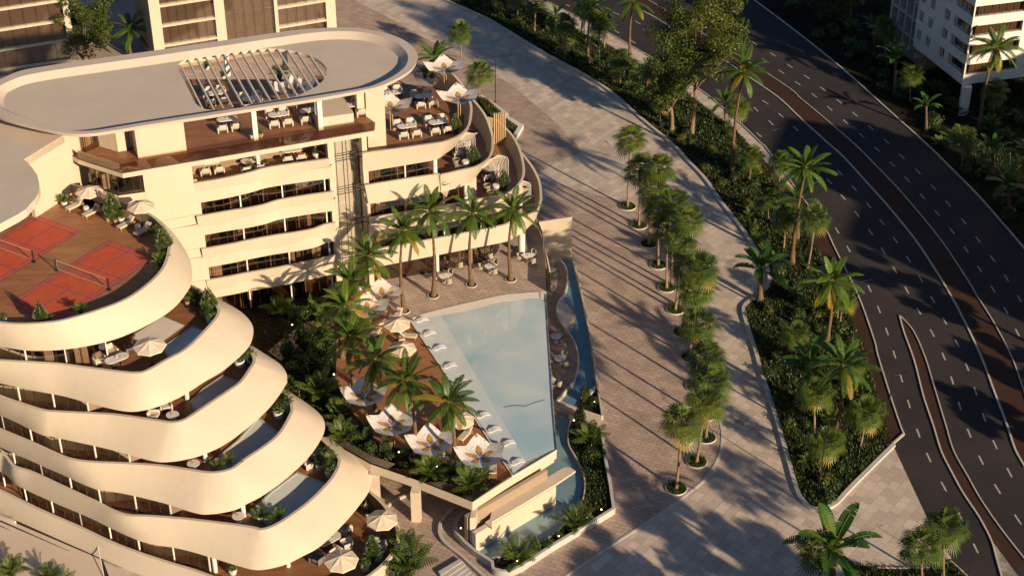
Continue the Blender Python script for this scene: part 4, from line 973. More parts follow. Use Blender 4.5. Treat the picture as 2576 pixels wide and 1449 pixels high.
# white apartment block on posts, right
c0 = U((2419,290.6),0); hb = 4.4; FHt = 2.87
t = empty('apartment_building', (c0.x,c0.y,0), label='white apartment building raised on a corner post at the top right', cat='building')
cb = U(Dd(1955,850),hb); l1 = U(Dd(1500,490),hb); r1_ = U(Dd(2030,865),hb); r2 = U(Dd(2576,792),hb)
dl = (l1-cb); dl.z = 0; Ll = dl.length; dl.normalize(); dr_ = (r2-r1_); dr_.z = 0; dr_.normalize(); Lr = 40.
org = Vector((c0.x,c0.y,0)); C_ = Vector((cb.x,cb.y,0))-org
zs = [hb+1.35+FHt*i for i in range(9)]; ZT = 31.
# face with punched openings: built from strips between openings
def face(orig, d, L_, rows, z0, z1, out, nm, mt, rec=.35):
    n = Vector((-d.y,d.x,0)); n = n if n.dot(out) < 0 else -n   # n points inward
    b = MB(); wins = []
    zc = z0
    for za, zb_, ops in rows:
        b.poly([orig+Vector((0,0,zc)),orig+d*L_+Vector((0,0,zc)),orig+d*L_+Vector((0,0,za)),orig+Vector((0,0,za))])
        s = 0
        for o0, o1 in ops:
            b.poly([orig+d*s+Vector((0,0,za)),orig+d*o0+Vector((0,0,za)),orig+d*o0+Vector((0,0,zb_)),orig+d*s+Vector((0,0,zb_))])
            P_ = [orig+d*o0+Vector((0,0,za)),orig+d*o1+Vector((0,0,za)),orig+d*o1+Vector((0,0,zb_)),orig+d*o0+Vector((0,0,zb_))]; Q_ = [p+n*rec for p in P_]
            b.strip(P_, Q_, 0, False, True); wins.append((Q_, o1-o0)); s = o1
        if s < L_: b.poly([orig+d*s+Vector((0,0,za)),orig+d*L_+Vector((0,0,za)),orig+d*L_+Vector((0,0,zb_)),orig+d*s+Vector((0,0,zb_))])
        zc = zb_
    b.poly([orig+Vector((0,0,zc)),orig+d*L_+Vector((0,0,zc)),orig+d*L_+Vector((0,0,z1)),orig+Vector((0,0,z1))])
    b.build(nm, MT[mt], t)
    for Q_, w_ in wins:
        g = MB(); g.poly(Q_); go = g.build('window', MT['towerglass'], t)
        f = MB(); k = max(1,round(w_/1.1)); dd = (Q_[1]-Q_[0])
        for i in range(k+1): m_ = Q_[0]+dd*(i/k); f.box((m_.x,m_.y,(Q_[0].z+Q_[2].z)/2),(.07,.07,Q_[2].z-Q_[0].z),atan2(d.y,d.x))
        for zz in (Q_[0].z+.03,Q_[2].z-.03): m_ = (Q_[0]+Q_[1])/2; f.box((m_.x,m_.y,zz),(dd.length,.08,.06),atan2(d.y,d.x))
        f.build('frame', MT['frame'], go)
        g = MB(); g.poly([p+n*.5 for p in Q_]); g.build('blind', MT['inside'], go)
def sl(zx): # left-face distance from a zoom x (on its bottom edge)
    return None
rows = [(z, z+1.55, [(.15,4.6),(5.6,7.0),(9.6,10.9),(12.2,13.5)]) for z in zs]
face(C_, dl, Ll*1.0+1.2, rows, hb-.1, ZT, Vector((-1,-1,0)), 'left_wall', 'white')
rows = [(z, z+1.55, [(.15,8.0),(9.4,14),(16,20),(21,25.5),(28,33)]) for z in zs]
face(C_, dr_, Lr, rows, hb-.1, ZT, Vector((0,-1,0)), 'front_wall', 'white')
nL = Vector((-dl.y,dl.x,0)); Le = Ll+1.2
b = MB(); b.poly([C_+Vector((0,0,hb-.1)),C_+dl*Le+Vector((0,0,hb-.1)),C_+dl*Le+dr_*Lr+Vector((0,0,hb-.1)),C_+dr_*Lr+Vector((0,0,hb-.1))]); b.build('underside', MT['stonew'], t)
ins = (dl+dr_)*1.3
b = MB(); b.prism([C_+ins,C_+ins+dl*(Le-2.6),C_+ins+dl*(Le-2.6)+dr_*(Lr-2),C_+ins+dr_*(Lr-2)], hb, ZT-.1); b.build('core', MT['inside'], t)
b = MB(); b.prism([C_-dl*.3-dr_*.3,C_+dl*(Le+.3)-dr_*.3,C_+dl*(Le+.3)+dr_*Lr,C_+dr_*Lr-dl*.3], ZT, ZT+.6); b.build('roof', MT['roof'], t)
b = MB(); b.prism([Vector((-.5,-.2,0)),Vector((.8,-.1,0)),Vector((.9,.9,0)),Vector((-.4,.9,0))], 0, hb-.1); b.build('corner_post', MT['white'], t)
b = MB(); q = C_+dr_*15; b.prism([q,q+dr_*.8,q+dr_*.8-dl*-.8,q-dl*-.8], 0, hb-.1); b.build('post', MT['white'], t)
# framed wing with curtains beyond the left face
q = C_+dl*Le+dr_*1.; b = MB(); b.prism([q+dr_*1.5,q+dl*9+dr_*1.5,q+dl*9+dr_*8,q+dr_*8], 0, ZT); b.build('rear_wing_core', MT['inside'], t)
for i in range(5):
    s = .4+i*2.1; a = q+dl*s; b = MB(); b.prism([a,a+dl*.3,a+dl*.3+dr_*1.4,a+dr_*1.4], 2., ZT); b.build('rear_wing_fin', MT['stonew'], t)
for z in zs: b = MB(); b.prism([q,q+dl*9.2,q+dl*9.2+dr_*1.4,q+dr_*1.4], z-1.4, z-1.15); b.build('rear_wing_slab', MT['stonew'], t)
WORLDPARTS = True
# ================= VEGETATION =================
WORLDPARTS = False
R_ = random.Random
def frond(b, r, az, el, Ln, droop, m, nl=24, wl_=.58, lw=.052, base=(0,0,0)):
    """feather leaf: arching rib with hanging leaflets"""
    dx, dy = cos(az), sin(az); side = Vector((-dy,dx,0)); P_ = []; p = Vector(base); a = el
    N = 9
    for i in range(N+1):
        P_.append(p.copy()); p = p+Vector((dx*cos(a),dy*cos(a),sin(a)))*(Ln/N); a -= droop/N*(.6+.8*i/N)
    b.tube(P_, [.035*(1-.85*i/N) for i in range(N+1)], 4, m, False)
    tw = r.uniform(-.25,.25)
    for i in range(nl):
        t = .12+.88*(i+.5)/nl; k = t*N; j = min(N-1,int(k)); q = P_[j].lerp(P_[j+1], k-j); d = (P_[j+1]-P_[j]).normalized()
        up = side.cross(d).normalized(); ln = wl_*(sin(pi*min(1,t*.93+.1))**.6)*r.uniform(.85,1.1)
        for s in (-1,1):
            o = (side*s*.85+d*.5-up*(-.15+.35*t)+up*tw*s).normalized()
            q1 = q+o*ln*.5; q2 = q+o*ln*.95-Vector((0,0,ln*.28)); w_ = d*lw*1.3
            b.poly([q-w_*.6, q+w_*.6, q1+w_, q1-w_], m, False); b.poly([q1-w_, q1+w_, q2], m, False)
def coco_crown(seed, n=23, Ln=3.55):
    r = R_(seed); b = MB()
    for i in range(n):
        k = i/n; el = radians(74-118*k+r.uniform(-8,8)); az = i*2.399+r.uniform(-.25,.25)
        frond(b, r, az, el, Ln*r.uniform(.85,1.08)*(.9+.15*sin(pi*k)), radians(62+r.uniform(-12,16)), 1 if (k > .74 and r.random() < .35) or r.random() < .03 else 0)
    b.lathe([(.16,-.5),(.2,-.1),(.1,.3)], seg=7, m=2)
    for i in range(6): az = i; b.lathe([(0,-.14),(.11,-.05),(.12,.04),(0,.14)],(cos(az)*.25,sin(az)*.25,-.3),6,2)
    return b.mesh('crown', [MT['palm'],MT['palmy'],MT['bark']])
def fan_leaf(b, r, az, el, pl, fr, m, base=(0,0,0)):
    dx, dy = cos(az), sin(az); d = Vector((dx*cos(el),dy*cos(el),sin(el))); side = Vector((-dy,dx,0)); up = side.cross(d)
    up = -up if up.z < 0 else up
    q = Vector(base)+d*pl-Vector((0,0,.12*pl)); b.tube([Vector(base), Vector(base)+d*pl*.5, q], .02, 3, m, False)
    n = 15; d2 = (d-Vector((0,0,.35))).normalized(); up2 = side.cross(d2); up2 = -up2 if up2.z < 0 else up2
    for i in range(n):
        t = -2.1+4.2*i/(n-1); o = (d2*cos(t)+side*sin(t)+up2*.12).normalized(); L_ = fr*(1-.16*abs(t)/2.1)*r.uniform(.9,1.06)
        tan = (side*cos(t)-d2*sin(t)).normalized()
        a1 = q+o*L_*.55; a2 = q+o*L_-Vector((0,0,L_*.28)); w1 = tan*L_*.062
        b.poly([q, a1-w1, a2, a1+w1], m)
def fan_crown(seed, n=34):
    r = R_(seed); b = MB()
    for i in range(n):
        k = i/n; el = radians(78-122*k+r.uniform(-7,7)); az = i*2.399+r.uniform(-.3,.3)
        fan_leaf(b, r, az, el, r.uniform(.85,1.35), r.uniform(1.0,1.3), 1 if k > .93 else 0)
    b.lathe([(.15,-1.3),(.2,-.6),(.17,-.1),(.05,.2)], seg=8, m=2)
    for i in range(26): z = -1.25+i*.045; az = i*2.4; b.box((cos(az)*.2,sin(az)*.2,z),(.16,.05,.07),az,2,0,-.6)
    return b.mesh('crown', [MT['fan'],MT['palmy'],MT['bark']])
def paddle(b, r, az, el, Ln, wd, droop, m=0, base=(0,0,0), tears=True):
    dx, dy = cos(az), sin(az); side = Vector((-dy,dx,0)); p = Vector(base); a = el; P_ = []; N = 12
    for i in range(N+1): P_.append(p.copy()); p = p+Vector((dx*cos(a),dy*cos(a),sin(a)))*(Ln/N); a -= droop/N*(.4+1.2*i/N)
    b.tube(P_[:10], .04, 4, m, False)
    for s in (-1,1):
        i = 3
        prev = None
        for k in range(3*2, N*2):
            t0 = k/2; t1 = (k+1)/2
            def pt(t):
                j = min(N-1,int(t)); q = P_[j].lerp(P_[j+1], t-j); d = (P_[j+1]-P_[j]).normalized(); u = (t-3)/(N-3)
                w_ = wd*.5*min(1,(sin(pi*min(1,u*.9+.08)))**.5)
                up = side.cross(d); up = -up if up.z < 0 else up
                return q, q+side*s*w_+up*w_*.22-Vector((0,0,w_*.1))
            a0, b0 = pt(t0); a1, b1 = pt(t1)
            if tears and r.random() < .28: b1 = b1.lerp(b0,.35)
            b.poly([a0,a1,b1,b0] if s > 0 else [a0,b0,b1,a1], m, False)
def banana_mesh(seed, n=11, Ln=2.6):
    r = R_(seed); b = MB()
    for i in range(n): k = i/n; paddle(b, r, i*2.399+r.uniform(-.2,.2), radians(82-75*k), Ln*r.uniform(.8,1.1), r.uniform(.55,.75), radians(55+40*k+r.uniform(-10,10)))
    return b.mesh('crown', [MT['banana']])
def leafball(b, r, c, rad, n, ls, m=0, flat=1.):
    for _ in range(n):
        th = r.uniform(0,2*pi); u = r.uniform(-1,1); k = (r.uniform(.25,1))**.5
        d = Vector(((1-u*u)**.5*cos(th),(1-u*u)**.5*sin(th),u*flat)); q = Vector(c)+d*rad*k*r.uniform(.85,1.08)
        nrm = (d+Vector((r.uniform(-.8,.8),r.uniform(-.8,.8),r.uniform(-.3,.9)))).normalized()
        t = nrm.cross(Vector((r.uniform(-1,1),r.uniform(-1,1),r.uniform(-1,1)))).normalized(); w_ = nrm.cross(t); s = ls*r.uniform(.7,1.3)
        b.poly([q-t*s, q-w_*s*.45, q+t*s, q+w_*s*.45], m)
def shrub_mesh(seed, rad=.8, n=420, ls=.09, key='light'):
    r = R_(seed); b = MB()
    for i in range(6): a = i*1.05; leafball(b, r, (cos(a)*rad*.35,sin(a)*rad*.35,rad*.55+r.uniform(-.1,.15)), rad*.62, n//6, ls)
    return b.mesh('foliage', [MT[key]])
def cone_mesh(seed, h=2.2, rad=.55, n=700):
    r = R_(seed); b = MB()
    for _ in range(n):
        z = h*(1-(r.random())**.55); rr = rad*min(1,(h-z)/h*1.25+.05)*(1 if z > .25 else .8)*r.uniform(.85,1.05); th = r.uniform(0,2*pi)
        q = Vector((cos(th)*rr,sin(th)*rr,z+.05)); d = Vector((cos(th),sin(th),.6)); t = Vector((-sin(th),cos(th),r.uniform(-.5,.5))).normalized(); s = .09
        b.poly([q-t*s*.5, q+d*s, q+t*s*.5, q+Vector((0,0,s*.9))])
    b.lathe([(rad*.7,.05),(rad*.85,.3),(rad*.45,h*.55),(.03,h*.93)], seg=10)
    return b.mesh('foliage', [MT['cone']])
def areca_mesh(seed, n=15, Ln=1.7):
    r = R_(seed); b = MB()
    for i in range(n): k = i/n; frond(b, r, i*2.399, radians(86-50*k+r.uniform(-6,6)), Ln*r.uniform(.8,1.15), radians(60+r.uniform(-10,25)), 0, 13, .42, .035, (cos(i)*.08,sin(i)*.08,0))
    return b.mesh('foliage', [MT['fan']])
CO = [coco_crown(s) for s in (1,2,3,4)]; FA = [fan_crown(s) for s in (11,12,13)]; BA = [banana_mesh(s) for s in (21,22,23)]
SH = [shrub_mesh(31), shrub_mesh(32)]; DS = [shrub_mesh(33,.75,380,.10,'shrub'), shrub_mesh(34,.6,300,.09,'shrub')]; CN = [cone_mesh(41), cone_mesh(42,1.3,.45,420)]; AR = [areca_mesh(51), areca_mesh(52)]
def part(me, name, parent, loc=(0,0,0), rz=0., s=1.):
    o = bpy.data.objects.new(name, me); COL.objects.link(o); o.parent = parent; o.location = loc; o.rotation_euler.z = rz; o.scale = (s,)*3; return o
def trunk(b, top, r0, r1, bend, rings=True, n=14, flare=1.5):
    P_ = []; rr = []
    for i in range(n+1):
        t = i/n; q = Vector(top)*t+bend*sin(pi*t)*1.0; P_.append(q)
        k = r0+(r1-r0)*min(1,t*1.4); k *= 1+(flare-1)*max(0,1-t*6)
        rr.append(k*(1.06 if i%2 else .97) if rings else k)
    b.tube(P_, rr, 9)
cnt = {}
def palm(kind, base, crown, z, label, s=1., group=None, h=None):
    p = U(base, z); r = R_(int(base[0]*7+base[1]*13))
    if crown: hz = zat(p, crown[1])-z; dx = U(crown, z+hz).x-p.x
    else: hz = h; dx = r.uniform(-.3,.3)
    names = {'coco':'coconut_palm','fan':'fan_palm','banana':'banana_plant'}
    t = empty(names[kind], p, label=label, cat={'coco':'palm tree','fan':'palm tree','banana':'banana plant'}[kind], group=group)
    top = Vector((dx,0,hz)); b = MB(); sgn = -1 if dx > 0 else 1
    if kind == 'coco':
        trunk(b, top, .24*s, .13*s, Vector((sgn*r.uniform(.2,.5),r.uniform(-.2,.2),0)), True, 26, 1.55); b.build('trunk', MT['bark'], t); part(CO[r.randrange(4)], 'crown', t, top, r.uniform(0,6.28), s)
    elif kind == 'fan':
        trunk(b, top-Vector((0,0,1.1)), .13*s, .105*s, Vector((r.uniform(-.1,.1),0,0)), True, 20, 1.3); b.build('trunk', MT['bark2'], t); part(FA[r.randrange(3)], 'crown', t, top, r.uniform(0,6.28), s)
    else:
        trunk(b, top, .22*s, .15*s, Vector((0,0,0)), True, 8, 1.2); b.build('trunk', MT['bark'], t); part(BA[r.randrange(3)], 'crown', t, top, r.uniform(0,6.28), s)
    return t
def ringp(px, z, rad, label, h=.14, plants=True, group='round tree planters on the plaza'):
    p = U(px, z); t = empty('tree_planter', p, label=label, cat='planter', group=group)
    b = MB(); b.lathe([(rad,0),(rad,h),(rad-.12 if rad < 1 else rad-.07,h),(rad-.12 if rad < 1 else rad-.07,.05)], seg=28, cap=False); b.build('rim', MT['stonew'], t)
    b = MB(); b.lathe([(rad-.12,.06),(0.001,.1)], seg=24, cap=False); b.build('soil', MT['soil'], t)
    if plants:
        r = R_(int(px[0])); b = MB()
        for i in range(420):
            a = r.uniform(0,6.28); k = rad*.88*(r.random()**.5); q = Vector((cos(a)*k,sin(a)*k,.08)); h_ = r.uniform(.15,.55)*(1.2 if sin(a) > 0 else .6); o = Vector((r.uniform(-.5,.5),r.uniform(-.5,.5),1)).normalized()*h_; w_ = Vector((r.uniform(-1,1),r.uniform(-1,1),0)).normalized()*.035
            b.poly([q-w_,q+w_,q+o])
        b.build('underplanting', MT['shrub'], t)
    return t
# --- coconut palms around the pool
G1 = 'coconut palms around the swimming pool'
ORD = ['first','second','third','fourth','fifth','sixth','seventh','eighth','ninth','tenth','eleventh','twelfth','thirteenth','fourteenth']
for i, (bs, cw) in enumerate([((1285,704),(1290,527)),((1186,717),(1190,537)),((1090,745),(1083,532)),((1017,783),(1013,580))]):
    palm('coco', bs, cw, PZ, f'{ORD[i]} coconut palm from the right along the restaurant front, ringed in white', group=G1)
    ringp(bs, PZ, .66, f'white ring planter of the {ORD[i]} restaurant palm from the right', .1, False, 'white rings under the pool palms')
for i, (bs, cw) in enumerate([((928,792),(926,645)),((879,835),(884,706)),((862,900),(867,772)),((894,968),(887,848)),((950,1045),(944,905)),((1045,1150),(1022,958)),((1133,1190),(1127,1012))]):
    palm('coco', bs, cw, PZ, f'{ORD[i]} coconut palm down the left edge of the pool deck, counted from the wing', group=G1)
    if i > 2: ringp(bs, PZ, .62, f'white ring planter of the {ORD[i]} palm down the left deck edge', .1, False, 'white rings under the pool palms')
# --- fan palms in the plaza row
rings = [(1579,521),(1607,568),(1632,615),(1656,668),(1677,725),(1698.5,780),(1716,837),(1736,900),(1749,973),(1769,1048),(1775,1101),(1752,1162),(1701,1229)]
G2 = 'fan palms in the plaza row'
for i, q in enumerate(rings):
    h_ = [8.9,8.0,7.6,7.7,8.4,8.8,8.3,8.6,8.0,7.4,7.0,6.9,8.1][i]; cwn = {0:(1586,352),12:(1716,1062),11:(1772,1010)}.get(i)
    palm('fan', q, cwn, .05, f'{ORD[i]} fan palm from the far end of the plaza row', 1.14, G2, h_)
    ringp(q, .02, 1.07, f'{ORD[i]} round white planter from the far end of the plaza row')
    if i in (2,4,5,7): palm('fan', (q[0]+12,q[1]-9), None, .05, f'taller fan palm sharing the {ORD[i]} plaza planter from the far end', 1.12, G2, h_+2.5)
# --- strip and roadside trees
G3 = 'palms along the planting strip'
SZ = .12
for bs, cw, lb, s in [((1842,429),(1872,178),'tall coconut palm beside the big leafy tree, crown over the road',1.15),((1585,148),(1593,4),'dark-trunked coconut palm at the top edge left of the leafy tree',1.05),
  ((1992,664),(2027,424),'tall coconut palm with thick flared trunk in mid planting strip',1.12),((2079,858),(2092,706),'coconut palm with yellow fronds beside the upper lamp arm',1.1),
  ((2100,1090),(2120,917),'coconut palm in the lower planting strip with wide-spread fronds',1.15)]: palm('coco', bs, cw, SZ, lb, s, G3)
for bs, cw, lb, s in [((1461,93),(1466,26),'small fan palm at the top of the strip beside the black lamp',.9),((1508,178),(1508,62),'fan palm at the kerb near the top of the strip',1.),((1521,125),(1522,55),'fan palm behind the kerbside one near the top',.95),
  ((1661,318),(1663,252),'short fan palm under the left side of the leafy tree',.95),((1885,466),(1892,396),'single short fan palm left of the tall flared coconut',.95),((1958,483),(1965,410),'fan palm directly behind the tall flared coconut crown',.95),
  ((1971,627),(1980,545),'fan palm left of the tall flared coconut trunk',1.),((2031,677),(2050,548),'fan palm right of the tall flared coconut trunk',1.),((2104,815),(2110,745),'left one of two pale trunks under yellow coconut fronds',.85),((2113,828),(2122,752),'right one of two pale trunks under yellow coconut fronds',.85),
  ((2048,1095),(2049,985),'fan palm left of the lower coconut in the strip',1.),((2062,1187),(2077,1112),'fan palm nearest the rounded tip of the planting strip',1.),((2163,1128),(2177,1035),'fan palm near the road at the lower end of the strip',1.05),((1846,380),(1856,268),'slim fan palm beside the tall coconut trunk near the tree',.95),
  ((2375,1475),(2379,1325),'fan palm beside the road at the bottom right corner',1.05),((2318,1520),(2321,1372),'fan palm left of the roadside one at bottom right',1.05),((2070,1530),(2062,1385),'fan palm overlapping the banana plant at the bottom edge',1.1)]: palm('fan', bs, cw, SZ, lb, s, G3)
for bs, cw, lb, s in [((1398,85),(1398,42),'banana plant near the top of the planting strip',1.),((1824,318),(1824,262),'banana plant under the tall coconut near the leafy tree',1.),((1912,755),(1914,684),'large banana plant arching over the promenade kerb',1.7),
  ((2037,1028),(2037,925),'banana plant left of the lower coconut palm',1.5),((2094,1530),(2094,1385),'huge dark banana plant at the bottom edge',1.8),((2005,600),(2010,505),'banana plant half hidden behind the flared coconut trunk',1.4),((1628,230),(1628,182),'small banana plant left of the leafy tree',.8)]: palm('banana', bs, cw, SZ, lb, s)
G4 = 'plants beyond the far road kerb'
for bs, cw, lb, s in [((2464,323),(2507,120),'tall leaning coconut palm in front of the white apartment building',1.2),((2600,560),(2590,400),'coconut palm cut by the right edge beyond the road',1.1)]: palm('coco', bs, cw, 0, lb, s, G4)
for bs, cw, lb, s in [((2232,165),(2228,72),'shaded fan palm at the left corner of the apartment building',1.1),((2500,295),(2504,228),'dark fan palm under the apartment building',1.)]: palm('fan', bs, cw, 0, lb, s, G4)
for bs, cw, lb, s in [((2252,235),(2254,155),'banana plant by the left face of the apartment building',1.6),((2499,455),(2497,385),'banana plant beyond the road near the right edge',1.2),((2540,545),(2537,468),'lower banana plant beyond the road at the right edge',1.2)]: palm('banana', bs, cw, 0, lb, s, G4)
palm('coco', (332,150), (328,76), 0, 'coconut palm between the two glazed blocks at top left', 1.1)
palm('coco', (1104,262), (1094,146), 0, 'coconut palm behind the right end of the oval roof', 1.05)
palm('fan', (1160,160), (1157,80), 0, 'fan palm furthest behind the right end of the oval roof', 1.05)
palm('fan', (1204,258), (1207,186), 0, 'fan palm behind the flower parasols by the hedge planter', 1.15)
# --- broadleaf trees
def tree(base, z, cx, cyt, cyb, halfw, label, seed, n=9000, key='tree'):
    p = U(base, z); zt, zb = zat(p, cyt)-z, zat(p, cyb)-z; sc1 = (p-Vector((0,0,CH))).length/FL; rad = halfw*sc1; mx = (cx-base[0])*sc1
    t = empty('broadleaf_tree', p, label=label, cat='tree'); r = R_(seed); b = MB(); hz = (zt-zb)/2; zc = (zt+zb)/2
    trunk(b, (mx*.5,0,zb+hz*.3), .3, .2, Vector((.2,0,0)), False, 10, 1.5); lim = []
    clumps = []
    for i in range(64):
        th = r.uniform(0,2*pi); u = r.uniform(-.95,1); k = r.uniform(.3,1.); rr = (1-u*u)**.5
        c = Vector((mx+rr*cos(th)*rad*k, rr*sin(th)*rad*k*.9, zc+u*hz*k)); clumps.append(c)
        if i < 14: s0 = Vector((mx*.5,0,zb*.75+r.uniform(0,hz*.4))); m_ = s0.lerp(c,.5)+Vector((0,0,-.3)); b.tube([s0,m_,c], [.13,.08,.03], 5)
    b.build('trunk', MT['bark2'], t); b = MB()
    for c in clumps: leafball(b, r, c, r.uniform(.17,.31)*rad, n//64, .17, 0, .8)
    b.build('crown', MT[key], t); return t
tree((1739,338), SZ, 1738, -20, 205, 132, 'big leafy broadleaf tree standing over the planting strip beside the road', 3, 30000)
tree((1690,330), SZ, 1668, 150, 268, 62, 'smaller leafy tree at the lower left of the big one', 5, 10000)
tree((2080,45), 0, 2085, -60, 25, 70, 'shaded leafy tree at the top edge beyond the road', 8, 9000)
tree((215,150), 0, 222, -25, 138, 84, 'dense leafy tree between the glazed blocks at top left', 6, 14000)
for bs, cw, lb, s in [((1300,52),(1302,-5),'fan palm at the top edge of the strip left of the banana plant',1.),((1560,215),(1562,150),'fan palm in the strip below the dark-trunked coconut',.95),((1930,560),(1932,500),'short fan palm low in the strip left of the tall flared coconut',.85),((2000,905),(2003,840),'short fan palm in the middle of the lower strip',.9),((2140,985),(2143,915),'fan palm behind the lower coconut near the verge',.9)]: palm('fan', bs, cw, SZ, lb, s, G3)
for bs, cw, lb, s in [((2140,60),(2142,-15),'dark fan palm at the top beyond the road',1.1),((2290,255),(2292,190),'shaded fan palm under the left end of the apartment building',1.),((2420,420),(2424,345),'shaded fan palm beyond the road below the corner post',1.)]: palm('fan', bs, cw, 0, lb, s, G4)
for bs, cw, lb, s in [((2330,330),(2330,268),'dark banana plant below the apartment building',1.1),((2200,130),(2200,70),'dark banana plant at the top beyond the road',1.1)]: palm('banana', bs, cw, 0, lb, s, G4)
def shade_tree(x, y, h, rad, lb, seed):
    t = empty('broadleaf_tree', (x,y,0), label=lb, cat='tree', group='street trees outside the picture'); r = R_(seed); b = MB()
    trunk(b, (0,0,h*.6), .3, .2, Vector((.2,0,0)), False, 8, 1.4); b.build('trunk', MT['bark2'], t); b = MB()
    for i in range(22):
        th = r.uniform(0,6.28); k = r.uniform(.2,1)**.5; leafball(b, r, (cos(th)*rad*k, sin(th)*rad*k, h*.72+r.uniform(-.22,.25)*h), rad*r.uniform(.2,.36), 190, .38, 0, .7)
    b.build('crown', MT['tree'], t)
for i, (x, y, h, rad) in enumerate([(30,91,10.5,5),(23,86,10,4.5),(38,93,11,4),(17,80,11,5),(31,80,12,5),(44,88,9,3.2),
    (67,127,9,3.2),(62,118,8,2.5),(100,186,14,6),(78,140,15,4),(62,140,11,3.5),(112,176,16,6),(70,164,13,4)]):
    shade_tree(x, y, h, rad, 'street tree standing outside the picture to the lower right of the plaza' if i < 6 else 'street tree standing outside the picture beyond the right edge of the road', 60+i)
for cx_, cy_, w_, d_, h_ in ((80,152,20,13,17),(100,168,14,15,20),(88,128,14,12,19)):  # unseen blocks added off to the right, sized and placed to shade the road
    t = empty('apartment_building', (cx_,cy_,0), label={17:'middle-height unseen block added beyond the right edge to shade the road',20:'tallest unseen block added beyond the right edge to shade the road',19:'nearest unseen block added beyond the right edge to shade the road'}[h_], cat='building'); t.rotation_euler.z = -.35
    b = MB(); b.box((0,0,h_/2),(w_,d_,h_)); b.build('wall', MT['white'], t); b = MB(); b.box((0,0,h_+.25),(w_+.8,d_+.8,.5)); b.build('roof', MT['roof'], t)
    for z in range(2,int(h_)-1,3):
        for x in range(-int(w_/2)+2,int(w_/2)-1,3): b = MB(); b.box((x,-d_/2-.01,z),(1.6,.06,1.4)); b.build('window', MT['towerglass'], t); b = MB(); b.box((x,d_/2+.01,z),(1.6,.06,1.4)); b.build('window', MT['towerglass'], t)
for bs, cw, lb, s in [((1345,85),(1348,8),'fan palm in the upper strip right of the top-edge one',1.),((1420,140),(1424,60),'fan palm in the upper strip below the banana plant',1.),((1640,262),(1645,180),'fan palm in front of the smaller leafy tree',1.)]: palm('fan', bs, cw, SZ, lb, s, G3)
palm('coco', (1480,160), (1486,20), SZ, 'coconut palm in the upper strip between fan palms', 1., G3)
# --- shrubs in the strip
G5 = 'round pale shrubs in the planting strip'
shr_ = [Cc(360,80),Cc(265,170),Cc(490,350),Cc(780,410),Cc(875,540),Cc(1040,650),Cc(1215,550),Cc(1240,790),Cc(1430,640),Cc(1900,1360),R(800,80),R(725,240),R(900,400),R(1160,620),R(1250,290),R(1220,850),R(1590,990),S(1370,270),S(1860,320),S(1710,560),S(1590,1410),T(1860,275),T(1950,480),T(2080,20),R(1440,1180),S(2200,600),Q(980,1330),Cc(60,90),Cc(20,20)]
ten = ['','twenty-','thirty-']
def ordn(i):
    i += 1
    if i <= 14: return ORD[i-1]
    return {15:'fifteenth',16:'sixteenth',17:'seventeenth',18:'eighteenth',19:'nineteenth',20:'twentieth',30:'thirtieth'}.get(i) or ten[i//10-1]+ORD[i%10-1]
big_ = T(1950,480); shr_.sort(key=lambda q: q[1])
for i, q in enumerate(shr_):
    p = U((q[0],q[1]+12), SZ); r = R_(i); t = empty('round_shrub', p, label=f'{ordn(i)} round pale shrub from the top end of the planting strip', cat='shrub', group=G5)
    s = (1.35 if q == big_ else r.uniform(.95,1.25)); part(SH[i%2], 'foliage', t, (0,0,0), r.uniform(0,6), s)
# --- loose bushes between the palms
rr_ = R_(77)
def inside0(poly, x, y):
    c = False; n = len(poly); j = n-1
    for i in range(n):
        a, d = poly[i], poly[j]
        if (a[1] > y) != (d[1] > y) and x < (d[0]-a[0])*(y-a[1])/(d[1]-a[1])+a[0]: c = not c
        j = i
    return c
SPW = [tuple(U(p,0).xy) for p in strip_poly]; xs_ = [p[0] for p in SPW]; ys_ = [p[1] for p in SPW]; k_ = 0
while k_ < 90:
    x, y = rr_.uniform(min(xs_),max(xs_)), rr_.uniform(min(ys_),max(ys_))
    if not inside0(SPW, x, y): continue
    k_ += 1; big = rr_.random() < .3
    t = empty('strip_palm_shrub' if big else 'strip_bush', (x,y,SZ), label='low arching palm shrub amid the ground cover of the planting strip' if big else 'dark rounded bush amid the ground cover of the planting strip', cat='shrub', group='low palm shrubs in the strip' if big else 'dark bushes in the strip')
    part(AR[k_%2] if big else DS[k_%2], 'foliage', t, (0,0,0), rr_.uniform(0,6), rr_.uniform(.6,1.0) if big else rr_.uniform(.8,1.5))
FVW = [tuple(U(p,0).xy) for p in (Q(1300,-40),Q(1700,250),Q(2250,700),Dd(1700,1447),Hh(2500,900),Hh(2750,600),Dd(2600,1200),Dd(1500,850),Dd(1000,520),Dd(600,-60))]; xs_ = [p[0] for p in FVW]; ys_ = [p[1] for p in FVW]; k_ = 0
while k_ < 60:
    x, y = rr_.uniform(min(xs_),max(xs_)), rr_.uniform(min(ys_),max(ys_))
    if not inside0(FVW, x, y): continue
    k_ += 1; big = rr_.random() < .3
    t = empty('verge_palm_shrub' if big else 'verge_bush', (x,y,0), label='shaded palm shrub beyond the far road kerb' if big else 'shaded rounded bush beyond the far road kerb', cat='shrub', group='shaded palm shrubs beyond the road' if big else 'shaded bushes beyond the road')
    part(AR[k_%2] if big else DS[k_%2], 'foliage', t, (0,0,0), rr_.uniform(0,6), rr_.uniform(.9,1.6) if big else rr_.uniform(1.,2.2))
